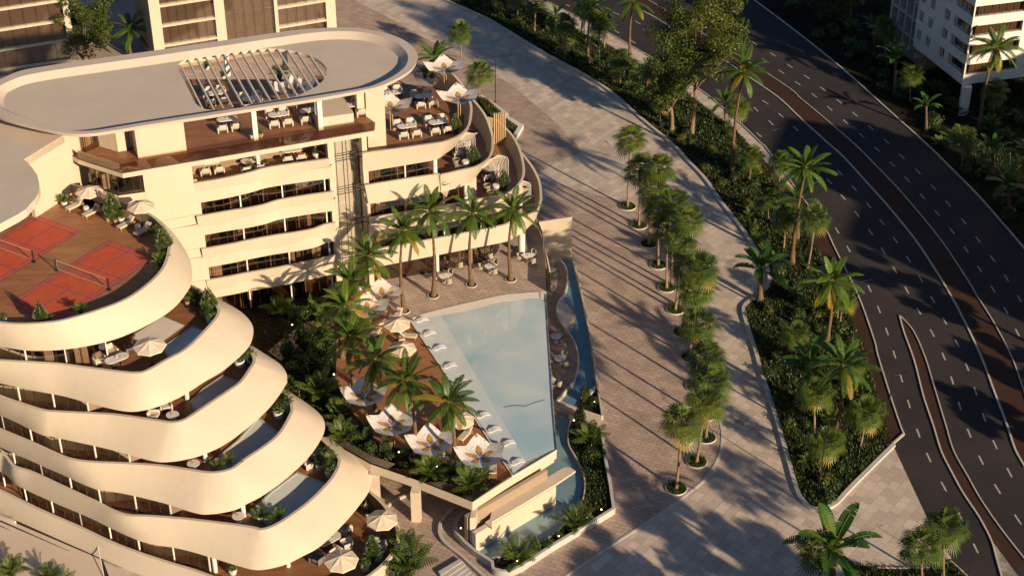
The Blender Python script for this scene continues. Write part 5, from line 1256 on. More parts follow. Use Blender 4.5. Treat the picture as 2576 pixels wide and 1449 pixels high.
# --- ground cover
def inside(poly, x, y):
    c = False; n = len(poly); j = n-1
    for i in range(n):
        a, d = poly[i], poly[j]
        if (a[1] > y) != (d[1] > y) and x < (d[0]-a[0])*(y-a[1])/(d[1]-a[1])+a[0]: c = not c
        j = i
    return c
def cover(name, pxpoly, z, dens, label, hmax=.5, flowers=0., key='cover', seed=1, world=False):
    poly = [tuple(U(p,z).xy) for p in pxpoly] if not world else pxpoly
    xs = [p[0] for p in poly]; ys = [p[1] for p in poly]; r = R_(seed); ar = (max(xs)-min(xs))*(max(ys)-min(ys)); b = MB()
    for _ in range(int(ar*dens)):
        x, y = r.uniform(min(xs),max(xs)), r.uniform(min(ys),max(ys))
        if not inside(poly, x, y): continue
        k = .5+.5*sin(x*.9+2*sin(y*.5))*sin(y*.7+1.3*sin(x*.4)); h = hmax*(.35+.75*k)*r.uniform(.6,1.2); q = Vector((x,y,z))
        for j in range(4):
            a = r.uniform(0,6.28); o = Vector((cos(a)*r.uniform(.2,.9),sin(a)*r.uniform(.2,.9),1)).normalized()*h; w_ = Vector((-sin(a),cos(a),0))*.05
            b.poly([q+o*.35-w_, q+o*.35+w_, q+o*1.05],0)
        if flowers and r.random() < flowers and k > .3:
            c = 1 if r.random() < .75 else 2; hh = h+.22
            for a in (0,1.57): w_ = Vector((cos(a),sin(a),0))*(.045 if c == 1 else .09); b.poly([q+Vector((0,0,hh-.28))-w_,q+Vector((0,0,hh-.28))+w_,q+Vector((0,0,hh))],c)
    o = b.build(name, [MT[key],MT['red'],MT['wht']]); tag(o, label=label, cat='ground cover', kind='stuff'); return o
cover('ground_cover', strip_poly, .1, 20, 'dense dark ground cover with red flower spikes filling the planting strip', .62, .016, seed=2)
cover('ground_cover', [P(850,1330),P(1200,1362),P(1600,1345),P(1840,1285),P(2000,1440),P(2050,1560),P(900,1600)], .1, 14, 'ground cover in the bed at the bottom right corner', .6, .03, seed=3)
cover('verge_planting', [Dd(900,-60),Dd(1300,250),Dd(1500,560),Dd(1900,1000),Dd(2100,1500),Hh(2000,200),Hh(2900,900),Dd(3100,600),Dd(2200,950),Dd(1500,480),Dd(1100,-80)], -.01, 7, 'dark shaded undergrowth beyond the far road kerb', 1.0, 0, 'shrub', 4)
cover('hedge', [W(1480,900),W(1700,1030),W(1950,1220),Cc(60,1145),Cc(250,1280),Cc(215,1345),W(1900,1490),W(1500,1000)], .4, 90, 'dark hedge planting in the white-rimmed planter behind the wing', .7, .03, 'shrub', 5)
# ================= FURNITURE =================
HID = (0,0,-500)
AE = atan2(e.y, e.x)
# armchair (front faces -y)
def mk_arm(name, fab, s=1.):
    t = empty(name, HID, label='x', cat='armchair')
    b = MB(); b.rbox((0,-.02,.36),(.66,.72,.2),.06); b.build('seat_cushion', MT[fab], t)
    b = MB(); b.rbox((0,.36,.60),(.72,.2,.52),.06,0,0,-.18); b.build('backrest', MT[fab], t)
    for x in (-.43,.43): b = MB(); b.rbox((x,.03,.33),(.15,.86,.6),.05); b.build('armrest', MT[fab], t)
    b = MB(); b.box((0,0,.16),(.74,.7,.14)); b.build('base', MT['dkwood'], t)
    return proto(t)
AC = mk_arm('armchair','cushion'); AG = mk_arm('armchair','greyfab')
def mk_oval():
    t = empty('oval_table', HID, label='x', cat='table'); b = MB()
    P_ = []
    for k in range(28): a = 2*pi*k/28; P_.append(Vector((.48*(1 if cos(a)>0 else -1)+.46*cos(a)*1., .46*sin(a),0)) if abs(cos(a))>.02 else Vector((0,.46*sin(a),0)))
    b.prism(P_, .68, .74); b.build('tabletop', MT['table'], t)
    for x in (-.35,.35): b = MB(); b.lathe([(.16,0),(.08,.1),(.08,.6),(.15,.68)],(x,0,0),10); b.build('leg', MT['dkwood'], t)
    b = MB(); b.lathe([(.06,0),(.07,.1),(.03,.16)],(0,.05,.74),8); b.lathe([(.05,0),(.05,.06)],(.3,-.1,.74),8); b.build('tableware', MT['gold'], t)
    return proto(t)
OT = mk_oval()
def mk_round():
    t = empty('round_table', HID, label='x', cat='table')
    b = MB(); b.lathe([(.58,.0),(.62,.03),(.6,.05)],(0,0,.7),26); b.build('tabletop', MT['table'], t)
    b = MB(); b.lathe([(.3,0),(.28,.03),(.09,.12),(.07,.5),(.16,.7)],(0,0,0),12); b.build('pedestal', MT['table'], t)
    b = MB(); b.lathe([(.05,0),(.06,.1),(.02,.14)],(0,0,.75),8); 
    for a in range(6): b.poly([(0,0,.88),(.12*cos(a),.12*sin(a),.98),(.14*cos(a+.3),.14*sin(a+.3),.94)])
    b.build('flower_vase', MT['olive'], t); return proto(t)
RT = mk_round()
def mk_cafe():
    t = empty('cafe_chair', HID, label='x', cat='chair')
    b = MB(); b.rbox((0,0,.44),(.52,.5,.1),.05); b.build('seat', MT['cushion'], t)
    b = MB(); rows = []
    for zz, rr in ((.42,.28),(.6,.31),(.8,.32),(.92,.26)):
        rows.append([(cos(a)*rr, sin(a)*rr*.95+.0, zz+(.06*sin(a))) for a in [radians(-5+190*k/10) for k in range(11)]])
    b.rows(rows); b.rows([[tuple(Vector(p)*.94+Vector((0,0,p[2]*.06))) for p in r_] for r_ in rows]); b.build('backrest', MT['olive'], t)
    for x, y in ((-.22,-.2),(.22,-.2),(-.2,.22),(.2,.22)): b = MB(); b.tube([(x*1.2,y*1.25,0),(x,y,.42)],[.018,.025],6); b.build('leg', MT['dkwood'], t)
    return proto(t)
CF = mk_cafe()
def mk_lounger():
    t = empty('sun_lounger', HID, label='x', cat='sun lounger')   # head at +y
    b = MB(); b.rbox((0,-.35,.36),(.66,1.25,.12),.05); b.build('mattress', MT['cushion'], t)
    b = MB(); b.rbox((0,.5,.58),(.66,.75,.12),.05,0,0,radians(42)); b.build('backrest', MT['cushion'], t)
    b = MB(); b.rbox((0,.33,.6),(.4,.3,.12),.05,0,0,radians(42)); b.build('pillow', MT['greyfab'], t)
    b = MB(); b.box((0,-.1,.28),(.7,1.75,.05)); b.build('frame', MT['gold'], t)
    for x, y in ((-.3,-.9),(.3,-.9),(-.3,.65),(.3,.65)): b = MB(); b.box((x,y,.13),(.05,.05,.26)); b.build('leg', MT['gold'], t)
    return proto(t)
LO = mk_lounger()
def mk_poolseat():
    t = empty('in_pool_lounger', HID, label='x', cat='pool lounger')   # head at -x
    prof = [(-.95,.62),(-.72,.34),(-.5,.16),(-.2,.16),(.1,.26),(.4,.30),(.75,.2),(1.0,.12)]
    pr_ = cr(prof,4); b = MB(); rows = [[(x,-.36,z),(x,.36,z)] for x,z in pr_]; lo = [[(x+.03,-.36,z-.06),(x+.03,.36,z-.06)] for x,z in pr_]
    b.rows(rows); b.rows(lo)
    for y in (-.36,.36): b.strip([(x,y,z) for x,z in pr_],[(x+.03,y,z-.06) for x,z in pr_])
    b.strip([(pr_[0][0],-.36,pr_[0][1]),(pr_[0][0]+.03,-.36,pr_[0][1]-.06)],[(pr_[0][0],.36,pr_[0][1]),(pr_[0][0]+.03,.36,pr_[0][1]-.06)])
    b.build('shell', MT['linen'], t); b = MB(); b.rbox((-.55,0,.27),(.26,.5,.1),.04,0,0,0,.6); b.build('head_cushion', MT['greyfab'], t); return proto(t)
MT['linen'] = mat('white_moulded_shell', (.78,.77,.75), .35, .4)
PS = mk_poolseat()
def mk_umb():
    t = empty('parasol', HID, label='x', cat='parasol'); b = MB(); n = 8
    top = (0,0,2.75); rim = [(1.5*cos(2*pi*k/n+.2),1.5*sin(2*pi*k/n+.2),2.2) for k in range(n)]
    for k in range(n):
        a, c = Vector(rim[k]), Vector(rim[(k+1)%n]); m_ = (a+c)/2*1.0+Vector((0,0,.03)); mm = (Vector(top)+ (a+c)/2)/2-Vector((0,0,.05))
        b.poly([top,a,mm]); b.poly([top,mm,c]); b.poly([mm,a,(a+c)/2]); b.poly([mm,(a+c)/2,c]); b.poly([a,a-Vector((0,0,.16)),(a+c)/2-Vector((0,0,.13)),(a+c)/2]); b.poly([(a+c)/2,(a+c)/2-Vector((0,0,.13)),c-Vector((0,0,.16)),c])
    b.build('canopy', MT['umb'], t)
    b = MB(); b.tube([(0,0,0),(0,0,2.8)],.035,8); b.build('pole', MT['black'], t)
    b = MB(); b.lathe([(.3,0),(.3,.08),(.06,.1)],seg=16); b.build('base', MT['darkpot'], t)
    b = MB()
    for k in range(n): b.tube([(0,0,2.62),tuple(Vector(rim[k])-Vector((0,0,.03)))],.012,4)
    b.build('ribs', MT['gold'], t); return proto(t)
UM = mk_umb()
def mk_flower():
    t = empty('flower_parasol', HID, label='x', cat='parasol'); n = 5
    for k in range(n):
        a = 2*pi*k/n+pi/2; w_ = 2*pi/n*.5
        rows = []; N = 8
        for i in range(N+1):
            u = i/N; row = []
            for j in range(-4,5):
                v = j/4; edge = 1.62 if True else 0
                rmax = 1.92+.63*(1-abs(v))**1.5; r_ = .12+(rmax-.12)*u; th = a+w_*v*(1 if u > .0 else 1)
                z = 2.55+.38*u*u*(.5+.5*(1-abs(v)))+.5*(u**2.4)*(1-abs(v))**1.3-.12*sin(pi*u)*(1-abs(v))*0+.10*u*abs(v)
                row.append((r_*cos(th),r_*sin(th),z))
            rows.append(row)
        b = MB(); b.rows(rows); pt = b.build('petal', MT['petal'], t)
        b = MB()
        L0 = []; R0 = []
        for i in range(9):
            u = i/8; r_ = .25+1.15*u; wv = .27*sin(pi*u)**.8; uu = (r_-.12)/2.38; z = 2.55+.38*uu*uu+.62*(uu**2.4)+.05
            c = Vector((r_*cos(a),r_*sin(a),z)); s_ = Vector((-sin(a),cos(a),0)); L0.append(c+s_*wv); R0.append(c-s_*wv)
        b.strip(L0, R0); b.build('gold_leaf', MT['petalgold'], pt)
        b = MB(); tip = Vector((2.5*cos(a),2.5*sin(a),2.55+1.0)); c = Vector((2.1*cos(a),2.1*sin(a),2.55+.29+.46)) ; s_ = Vector((-sin(a),cos(a),0))*.09; b.poly([c-s_,tip+Vector((0,0,.012)),c+s_]); b.build('gold_tip', MT['petalgold'], pt)
    b = MB()
    for k in range(10): a = 2*pi*k/10; b.tube([(.05*cos(a),.05*sin(a),2.45),(.3*cos(a),.3*sin(a),2.62),(.62*cos(a),.62*sin(a),2.72)],.022,4)
    b.build('stamens', MT['petalblue'], t)
    for x, y in ((-.13,-.1),(.13,-.1),(.13,.13),(-.13,.13)): b = MB(); b.tube([(x,y,0),(x,y,2.3),(x*.4,y*.4,2.56)],.045,8); b.build('post', MT['gold'], t)
    return proto(t)
FP = mk_flower()
def mk_pot(kind, potm, me, s=1., ph=.5, pr_=.32):
    t = empty('potted_plant', HID, label='x', cat='potted plant')
    b = MB(); b.lathe([(pr_*.7,0),(pr_,ph*.6),(pr_*.95,ph),(pr_*.82,ph),(pr_*.8,ph-.06),(0.001,ph-.06)],seg=18,cap=False); b.build('pot', MT[potm], t)
    part(me, 'foliage', t, (0,0,ph-.08), 0, s); return proto(t)
PK = {'cone':mk_pot('c','darkpot',CN[1],1.15,.4),'areca':mk_pot('a','pot',AR[0],.62),'ball':mk_pot('b','pot',DS[1],.85),'light':mk_pot('l','clay',SH[1],.5,.45,.24),'tall':mk_pot('t','darkpot',AR[1],.75,.55,.25)}
def mk_stool():
    t = empty('side_table', HID, label='x', cat='side table'); b = MB(); b.lathe([(.26,.5),(.27,.46),(.24,.06),(.2,0)][::-1],seg=18); b.build('drum', MT['pot'], t)
    b = MB(); b.lathe([(.24,0),(.24,.02)],(0,0,.505),18); b.build('tray', MT['table'], t); return proto(t)
ST = mk_stool()
def mk_tub():
    t = empty('tub_chair', HID, label='x', cat='chair'); b = MB(); b.lathe([(.4,0),(.46,.3),(.44,.62),(.36,.62),(.34,.36)],seg=18,cap=False); b.build('shell', MT['wicker'], t)
    b = MB(); b.lathe([(.34,.36),(.33,.42),(.001,.46)],seg=16,cap=False); b.build('cushion', MT['orange'], t); return proto(t)
TU = mk_tub()
def mk_lamp(h, arm):
    t = empty('street_lamp', HID, label='x', cat='street lamp'); b = MB(); b.tube([(0,0,0),(0,0,h)],[.07,.05],8); b.build('pole', MT['black'], t)
    b = MB(); b.lathe([(.17,0),(.17,.06),(.08,.1)],seg=10); b.build('base', MT['black'], t)
    b = MB(); b.tube([(0,0,h-.03),(arm*.4,0,h+.1)],.035,6); b.build('arm', MT['black'], t)
    b = MB(); b.box((arm*.7,0,h+.16),(arm*.62,.16,.06),0,0,0,-.12); b.build('lamp_head', MT['black'], t); return proto(t)
LA = mk_lamp(6.6, 1.6)
def put(pr, px, z, rz, label, s=1., group=None, name=None):
    o = place(pr, U(px, z), rz, s, label)
    if group: o['group'] = group
    elif 'group' in o: del o['group']
    return o
# armchair + oval table sets
def tset(px, z, phrase, far=True, near=True, table=True, s=1.15, sep=.72, dist=1.2, rz=None):
    c = U(px, z+.74*1.1); c.z = z; rz = AE*.75 if rz is None else rz; ex_ = Vector((cos(rz),sin(rz),0)); ny = Vector((-ex_.y,ex_.x,0))
    if table: o = place(OT, c, rz, s, f'oval stone table {phrase}'); o['group'] = 'oval lounge tables'
    L = []
    if far: L += [(-1,1,'far left'),(1,1,'far right')]
    if near: L += [(-1,-1,'near left'),(1,-1,'near right')]
    for sx, sy, nm in L:
        q = c+ex_*sx*sep+ny*sy*dist; o = place(AC, q, rz+(0 if sy > 0 else pi), s*.95, f'cream armchair {nm} of the table {phrase}'); o['group'] = 'cream lounge armchairs'
tset(B(1785,965), 20.6, 'between the two right flower parasols')
tset(B(1930,1225), 20.6, 'nearest the curved right parapet')
tset(B(1615,1265), 20.6, 'beside the flower parasol by the roof pier')
tset(B(1480,930), 20.6, 'half hidden behind the roof pier', near=False)
tset(B(1062,1055), 24.6, 'behind the bar counter')
tset(B(325,1150), 24.6, 'under the roof left of the bar counter')
tset(B(640,1108), 24.6, 'between roof columns near the bar counter', far=False)
tset(A(2280,1195), 24.6, 'left of the first roof column', far=False)
tset(A(2160,935), 24.6, 'seen between the left roof slats')
tset(B(60,990), 24.6, 'seen through the middle roof slats')
tset(F(460,95), 20.6, 'on the open terrace beside the glass lift shaft', far=False)
tset(E(2110,215), 20.6, 'at the left end of the open terrace', far=False)
tset(E(2520,200), 20.6, 'in the middle of the open terrace', far=False)
tset(X(790,400), 16.6, 'behind the highest white rod screen')
tset(X(1380,880), 12.6, 'behind the middle white rod screen')
def T_(pr, q, z, rz, label, s=1., group=None): return put(pr, q, z, rz, label, s, group)
for q, z, lb in ((X(690,790),16.6,'upper'),(X(740,940),16.6,'lower'),): T_(TU, q, z, 0, f'{lb} wicker tub chair with rust cushion on the highest curved terrace', 1., 'wicker tub chairs')
for q, z, lb in ((X(1310,1300),12.6,'upper'),(X(1370,1430),12.6,'lower'),(X(1560,1230),12.6,'rear')): T_(TU, q, z, 0, f'{lb} wicker tub chair with rust cushion on the middle curved terrace', 1., 'wicker tub chairs')
T_(ST, X(880,850), 16.6, 0, 'white drum table between the tub chairs on the highest curved terrace', 1.5)
T_(ST, X(1490,1330), 12.6, 0, 'white drum table between the tub chairs on the middle curved terrace', 1.5)
T_(PK['cone'], X(1040,800), 16.6, 0, 'clipped cone bush in a pot on the highest curved terrace', 1.35)
T_(PK['cone'], X(1650,1290), 12.6, 0, 'clipped cone bush in a pot on the middle curved terrace', 1.35)
T_(PK['tall'], X(1155,780), 16.6, 0, 'black planter with thin grasses beside the highest cone bush', .6)
T_(PK['cone'], B(2105,1330), 20.6, 0, 'dark clipped bush by the curved right parapet of the roof lounge', 1.2)
for i, (q, k, s) in enumerate([(B(1870,820),'ball',1.),(B(1800,790),'tall',1.),(B(1960,860),'ball',1.),(B(70,1395),'ball',1.05),(B(150,1385),'light',1.2),(F(45,300),'light',1.2),(F(200,265),'ball',.9),(F(700,170),'ball',1.1),(A(2080,700),'ball',1.),(A(2250,800),'ball',1.),(B(340,800),'tall',1.2)]):
    T_(PK[k], q, 24.6 if i in (3,4,8,9,10) else 20.6, i, ['leafy potted shrub behind the back flower parasol','tall potted plant at the back edge of the roof lounge','potted shrub right of the back flower parasol post','dark potted shrub left of the first roof column','pale potted shrub right of the first roof column','yellowish potted shrub left of the white terrace column','dark potted shrub right of the white terrace column','dark potted shrub at the shaft end of the open terrace','round potted shrub under the left roof slats','second potted shrub under the left roof slats','spiky potted plant under the right roof slats'][i], s)
# cafe sets
def cset(px, z, phrase, angs=(180,55,-60), skip=()):
    c = U(px, z+.75); c.z = z; o = place(RT, c, 0, 1., f'round white cafe table {phrase}'); o['group'] = 'round cafe tables'
    for k, (a, nm) in enumerate(zip(angs, ('left','behind-right','front-right'))):
        if k in skip: continue
        a = radians(a); q = c+Vector((cos(a),sin(a),0))*1.08; o = place(CF, q, a-pi/2, 1.05, f'olive chair {nm} of the table {phrase}'); o['group'] = 'olive cafe chairs'
cset(Y(545,610), PZ, 'between the second and third palms on the paving')
cset(Y(1380,430), PZ, 'between the first and second palms on the paving')
cset(Y(2080,240), PZ, 'beside the round white column')
cset(Y(750,310), PZ, 'inside the restaurant behind the straight glass')
cset(Y(1300,150), PZ, 'inside the restaurant behind the curved glass')
cset(Y(2495,505), .02, 'beside the foot of the panel wall')
cset(K(642,552), .02, 'in the upper bay of the channel terrace')
cset(K(680,772), .02, 'in the middle bay of the channel terrace', (190,60,-55))
cset(K(585,990), .02, 'half hidden by the pool edge in the lower bay', (180,75,-30), (0,))
put(CF, K(605,120), .02, .5, 'single olive cafe chair beyond the pool end block', 1.05, 'olive cafe chairs')
# court deck
for i, (q, lb) in enumerate([(E(760,680),'first white sun lounger from the left on the court deck'),(E(930,745),'second white sun lounger from the left on the court deck'),(E(1275,865),'third white sun lounger from the left on the court deck'),(E(1445,930),'white sun lounger nearest the parapet curve on the court deck')]):
    T_(LO, q, 20.6, radians(-38), lb, 1.08, 'white sun loungers')
for q, lb in ((E(870,715),'white drum side table between the first two court-deck loungers'),(E(1388,900),'white drum side table between the last two court-deck loungers')): T_(ST, q, 20.6, 0, lb, 1.1, 'white drum side tables')
T_(UM, E(922,690), 20.6, .1, 'cream parasol over the first two court-deck loungers', .92); T_(UM, E(1438,840), 20.6, .3, 'cream parasol over the last two court-deck loungers', .92)
T_(AC, E(440,560), 20.6, 2.6, 'cream armchair beside the grey lower roof on the court deck'); T_(AC, E(540,600), 20.6, 2.9, 'second cream armchair beside the palm pots on the court deck')
T_(RT, E(400,650), 20.6, 0, 'round marble table tucked beside the edge of the grey lower roof', .8)
for i, (q, k, s, lb) in enumerate([(E(650,655),'areca',1.,'leafy palm in white pot beside the court-deck armchairs'),(E(720,645),'light',1.,'small potted shrub left of the first court-deck lounger'),(E(1145,800),'cone',1.75,'tall clipped cypress in the middle of the court-deck pots'),(E(1070,790),'light',1.2,'yellow-leaved potted plant left of the tall cypress'),(E(1085,810),'light',.9,'small clay-potted plant in front of the tall cypress'),(E(1160,825),'light',.9,'small clay-potted plant right of the tall cypress'),(E(1225,820),'ball',1.15,'round dark bush in white pot right of the tall cypress'),
  (E(1580,970),'areca',1.,'potted palm beside the last court-deck lounger'),(E(1660,1130),'cone',1.6,'clipped cypress against the curved court parapet'),(E(1610,1130),'light',1.,'pale potted shrub beside the parapet cypress'),(E(1610,1260),'tall',1.,'spiky potted plant low on the curved court parapet'),(E(1680,1230),'ball',1.,'round dark potted bush low on the curved court parapet'),
  (I(420,425),'cone',1.25,'clipped cypress at the front parapet of the court deck'),(I(815,330),'tall',.8,'thin potted plant behind the front parapet right of the cypress'),(I(40,420),'ball',1.,'potted bush behind the front parapet at the left edge'),(I(515,400),'light',.8,'pale potted shrub right of the front parapet cypress')]): T_(PK[k], q, 20.6, i, lb, s)
# terraces
T_(AC, I(1120,740), 16.6, radians(-140)+pi, 'cream armchair nearest the glass on the first terrace below the courts', 1.15); T_(AC, I(1005,825), 16.6, radians(-140)+pi, 'cream armchair by the parapet on the first terrace below the courts', 1.15)
T_(AG, I(1320,700), 16.6, radians(30)+pi, 'dark grey armchair facing the oval table on the first terrace', 1.15)
o = T_(OT, I(1185,850), 16.6, radians(38), 'oval marble table between the chairs on the first terrace', 1.2)
T_(UM, I(1530,850), 16.6, 0, 'cream parasol beside the narrow plunge pool on the first terrace')
for i, (q, k, s, lb, z) in enumerate([(I(1885,240),'light',1.2,'small potted shrub furthest back on the first terrace',16.6),(I(1975,240),'tall',1.15,'tall potted plant near the wing on the first terrace',16.6),(I(2110,320),'cone',1.55,'clipped egg-shaped bush on the first terrace',16.6),(I(2040,340),'light',1.3,'pale shrub left of the egg-shaped bush',16.6),(I(2085,370),'light',1.,'yellow-leaved plant in front of the egg-shaped bush',16.6),(I(2120,420),'ball',1.4,'round dark bush at the parapet of the first terrace',16.6),
  (J(0,700),'areca',1.2,'leafy palm at the back of the second terrace',12.6),(J(20,800),'ball',1.5,'dark bush in the corner of the second terrace',12.6),(J(-60,860),'ball',1.6,'dark bush behind the second terrace plunge pool',12.6),(J(60,830),'areca',1.,'small palm in the corner of the second terrace',12.6),
  (J(380,1230),'areca',1.3,'leafy palm at the back of the third terrace',8.6),(J(420,1300),'ball',1.5,'dark bush in the corner of the third terrace',8.6),(J(330,1370),'ball',1.6,'dark bush behind the third terrace plunge pool',8.6),(M(2190,385),'areca',.9,'small palm at the near end of the third plunge pool',8.6),(M(2300,340),'areca',1.,'second small palm at the near end of the third plunge pool',8.6),
  (N(850,350),'areca',1.2,'leafy palm in the corner of the fourth terrace',4.6),(N(800,300),'ball',1.6,'dark bush behind the fourth terrace plunge pool',4.6),(N(850,450),'ball',1.7,'dark bush at the parapet of the fourth terrace',4.6),(N(740,370),'ball',1.2,'low dark bush left of the fourth terrace palm',4.6),(N(150,890),'areca',1.1,'small palm at the near end of the fourth plunge pool',4.6),(N(330,890),'areca',1.1,'second small palm at the near end of the fourth plunge pool',4.6),(N(230,930),'ball',1.2,'dark low bush between the fourth terrace palms',4.6),
  (N(1235,850),'ball',1.2,'round bush in white pot on the lowest terrace',.6),(N(1175,740),'ball',1.,'potted bush by the balcony edge on the lowest terrace',.6),(N(1300,880),'ball',1.1,'dark bush behind the upper lowest-terrace parasol',.6),(N(1270,1270),'cone',1.5,'clipped cone bush near the parapet of the lowest terrace',.6),(N(1340,1270),'ball',1.2,'round bush in a pot by the parapet of the lowest terrace',.6),(N(1200,1390),'ball',1.3,'dark potted bush at the bottom of the lowest terrace',.6),(N(1180,1290),'light',1.,'small yellowish plant near the bottom of the lowest terrace',.6),(M(2340,1420),'ball',1.3,'dark bush behind the column on the lowest terrace',.6)]): T_(PK[k], q, z, i, lb, s)
T_(AC, I(1670,1290), 12.6, radians(200)+pi, 'cream armchair beside the second terrace plunge pool', 1.15); T_(AC, I(1550,1385), 12.6, radians(-90)+pi, 'cream armchair at the parapet of the second terrace', 1.15)
T_(RT, I(1740,1400), 12.6, 0, 'round marble table on the second terrace', .95); T_(RT, M(1950,375), 8.6, 0, 'round marble table on the third terrace', .95); T_(RT, M(2400,900), 4.6, 0, 'round marble table on the fourth terrace', .95)
T_(AC, N(620,350), 4.6, radians(-50)+pi, 'white armchair beside the fourth terrace planting', 1.); T_(AC, N(700,240), 4.6, radians(230)+pi, 'white armchair at the back of the fourth terrace', 1.)
T_(OT, N(835,1150), .6, radians(40), 'long oval table on the lowest terrace', 1.35)
for i, (q, a, lb) in enumerate([(N(1010,1150),120,'cream armchair right of the long table on the lowest terrace'),(N(910,1250),140,'cream armchair in front of the long table on the lowest terrace'),(N(1000,1010),60,'cream armchair behind the long table on the lowest terrace'),(N(1360,1180),100,'cream armchair between the parasols on the lowest terrace')]): T_(AC, q, .6, radians(a)+pi, lb, 1.1, 'cream lounge armchairs')
T_(AG, N(710,1300), .6, radians(-30), 'dark grey armchair at the left of the lowest terrace', 1.2)
T_(UM, N(1375,1060), .6, .3, 'cream parasol at the curved parapet of the lowest terrace', 1.); T_(UM, N(970,1480), .6, 0, 'cream parasol at the bottom of the lowest terrace', 1.05)
T_(ST, N(1315,1120), .6, 0, 'white drum table below the curved-parapet parasol', 1.2)
# pool deck
for q, a, lb in ((J(1520,370),-20,'white sun lounger beside the fourth palm on the pool deck'),(J(1400,430),-60,'white sun lounger under the upper flower parasol'),(J(1620,570),80,'white sun lounger half under the upper cream parasol'),(J(1290,555),-40,'white sun lounger beside the ringed palm on the deck'),(J(1600,690),30,'white sun lounger above the middle cream parasol'),(V(715,1060),180,'white sun lounger at the front tip of the pool deck'),(V(235,930),40,'white lounger under the front palms'),(V(440,680),-30,'white lounger behind the front flower parasols')): T_(LO, q, PZ, radians(a), lb, 1.08, 'white sun loungers')
T_(ST, J(1450,415), PZ, 0, 'white drum side table between the two upper deck loungers', 1.1)
T_(UM, J(1522,600), PZ, .2, 'cream parasol over the upper pool deck', 1.); T_(UM, J(1575,850), PZ, .5, 'cream parasol over the middle pool deck', 1.); T_(UM, V(390,680), PZ, .2, 'cream parasol behind the front flower parasols', .95)
for i, (q, lb) in enumerate([(J(1750,400),'first'),(J(1825,535),'second'),(J(1925,680),'third'),(J(2030,860),'fourth'),(J(2150,1025),'fifth'),(V(600,475),'sixth'),(V(710,620),'seventh'),(V(850,755),'eighth'),(V(945,945),'ninth')]): T_(PS, q, PZ+.03, radians(24), f'{lb} white moulded lounger from the far end of the sun shelf', .88, 'white loungers standing in the pool shelf')
for q, z, cw, lb in ((J(1382,352),PZ,None,'flower-shaped parasol beside the fourth palm on the pool deck'),(J(1235,500),PZ,None,'flower parasol half hidden behind the deck palms'),(N(540,-60),PZ,None,'x'),(V(100,980),PZ,None,'middle flower parasol of the front row on the pool deck'),(V(590,1100),PZ,None,'flower parasol nearest the front tip of the pool deck'),(J(1205,1370),PZ,None,'flower parasol at the left deck edge before the garden'),(N(1480,150),PZ,None,'flower parasol left of the middle one in the front row'),
   (W(830,760),20.6,None,'flower parasol furthest back on the curved roof lounge'),(W(1110,1360),20.6,None,'flower parasol beside the bronze curved parapet'),(B(1465,1310),20.6,None,'flower parasol beside the broad roof pier'),(B(500,1130),24.6,None,'flower parasol seen through the right roof slats')):
    if lb == 'x': continue
    T_(FP, q, z, radians(8), lb, 1.0, 'flower-shaped parasols')
# garden shrubs on the podium and in the basins
gs = [(J(360,330),'areca',1.5),(J(660,270),'cone',.9),(J(480,340),'ball',1.3),(J(590,360),'ball',1.5),(J(270,330),'ball',1.3),(J(560,620),'cone',1.3),(J(420,740),'cone',1.3),(J(650,640),'ball',1.8),(J(740,560),'areca',1.2),(J(800,620),'ball',1.7),(J(700,720),'ball',1.7),(J(830,760),'ball',1.6),(J(520,780),'ball',1.6),(J(640,860),'ball',1.8),(J(780,900),'ball',1.8),(J(470,900),'ball',1.5),
 (J(740,1150),'areca',1.8),(J(870,1250),'ball',1.5),(J(960,1380),'areca',1.6),(J(430,1050),'ball',1.4),(J(780,430),'ball',1.5),(J(730,300),'areca',1.2),(J(800,380),'areca',1.3),
 (N(980,90),'areca',1.5),(N(1115,80),'ball',1.4),(N(1220,60),'cone',.9),(N(1260,190),'ball',1.4),(N(1400,200),'cone',1.),(N(1600,220),'ball',1.3),(N(1440,270),'ball',.9),(N(1840,430),'areca',1.6),(N(1760,330),'ball',1.),(N(2100,400),'ball',1.5),(N(2260,560),'areca',1.7),(N(2200,480),'ball',1.5),(N(2330,480),'ball',1.4),(N(2000,480),'ball',1.2),(N(1570,380),'ball',1.),(N(1680,420),'ball',1.1)]
dsc = {'areca':'bushy palm clump','cone':'clipped cone bush','ball':'rounded dark bush'}
def bush(px, z, k, s, label, grp):
    p = U(px, z); nm = {'areca':'palm_shrub','cone':'cone_bush','ball':'round_bush'}[k]; r = R_(int(px[0]*3+px[1]))
    t = empty(nm, p, label=label, cat='shrub', group=grp); me = {'areca':AR[r.randrange(2)],'cone':CN[0],'ball':DS[r.randrange(2)]}[k]; part(me, 'foliage', t, (0,0,0), r.uniform(0,6), s)
zone = lambda i: 'in the shaded garden' if i < 16 or 19 <= i < 23 else ('by the left podium edge' if i < 19 else 'along the front podium rail')
zk = {}
for i, (q, k, s) in enumerate(gs): zk.setdefault((zone(i),k), []).append((q[0],i))
for i, (q, k, s) in enumerate(gs):
    l_ = sorted(zk[(zone(i),k)]); j = [a for _, a in l_].index(i)
    bush(q, PZ, k, s, f'{ordn(j)} {dsc[k]} from the left {zone(i)}' if len(l_) > 1 else f'only {dsc[k]} {zone(i)}', 'garden shrubs on the podium')
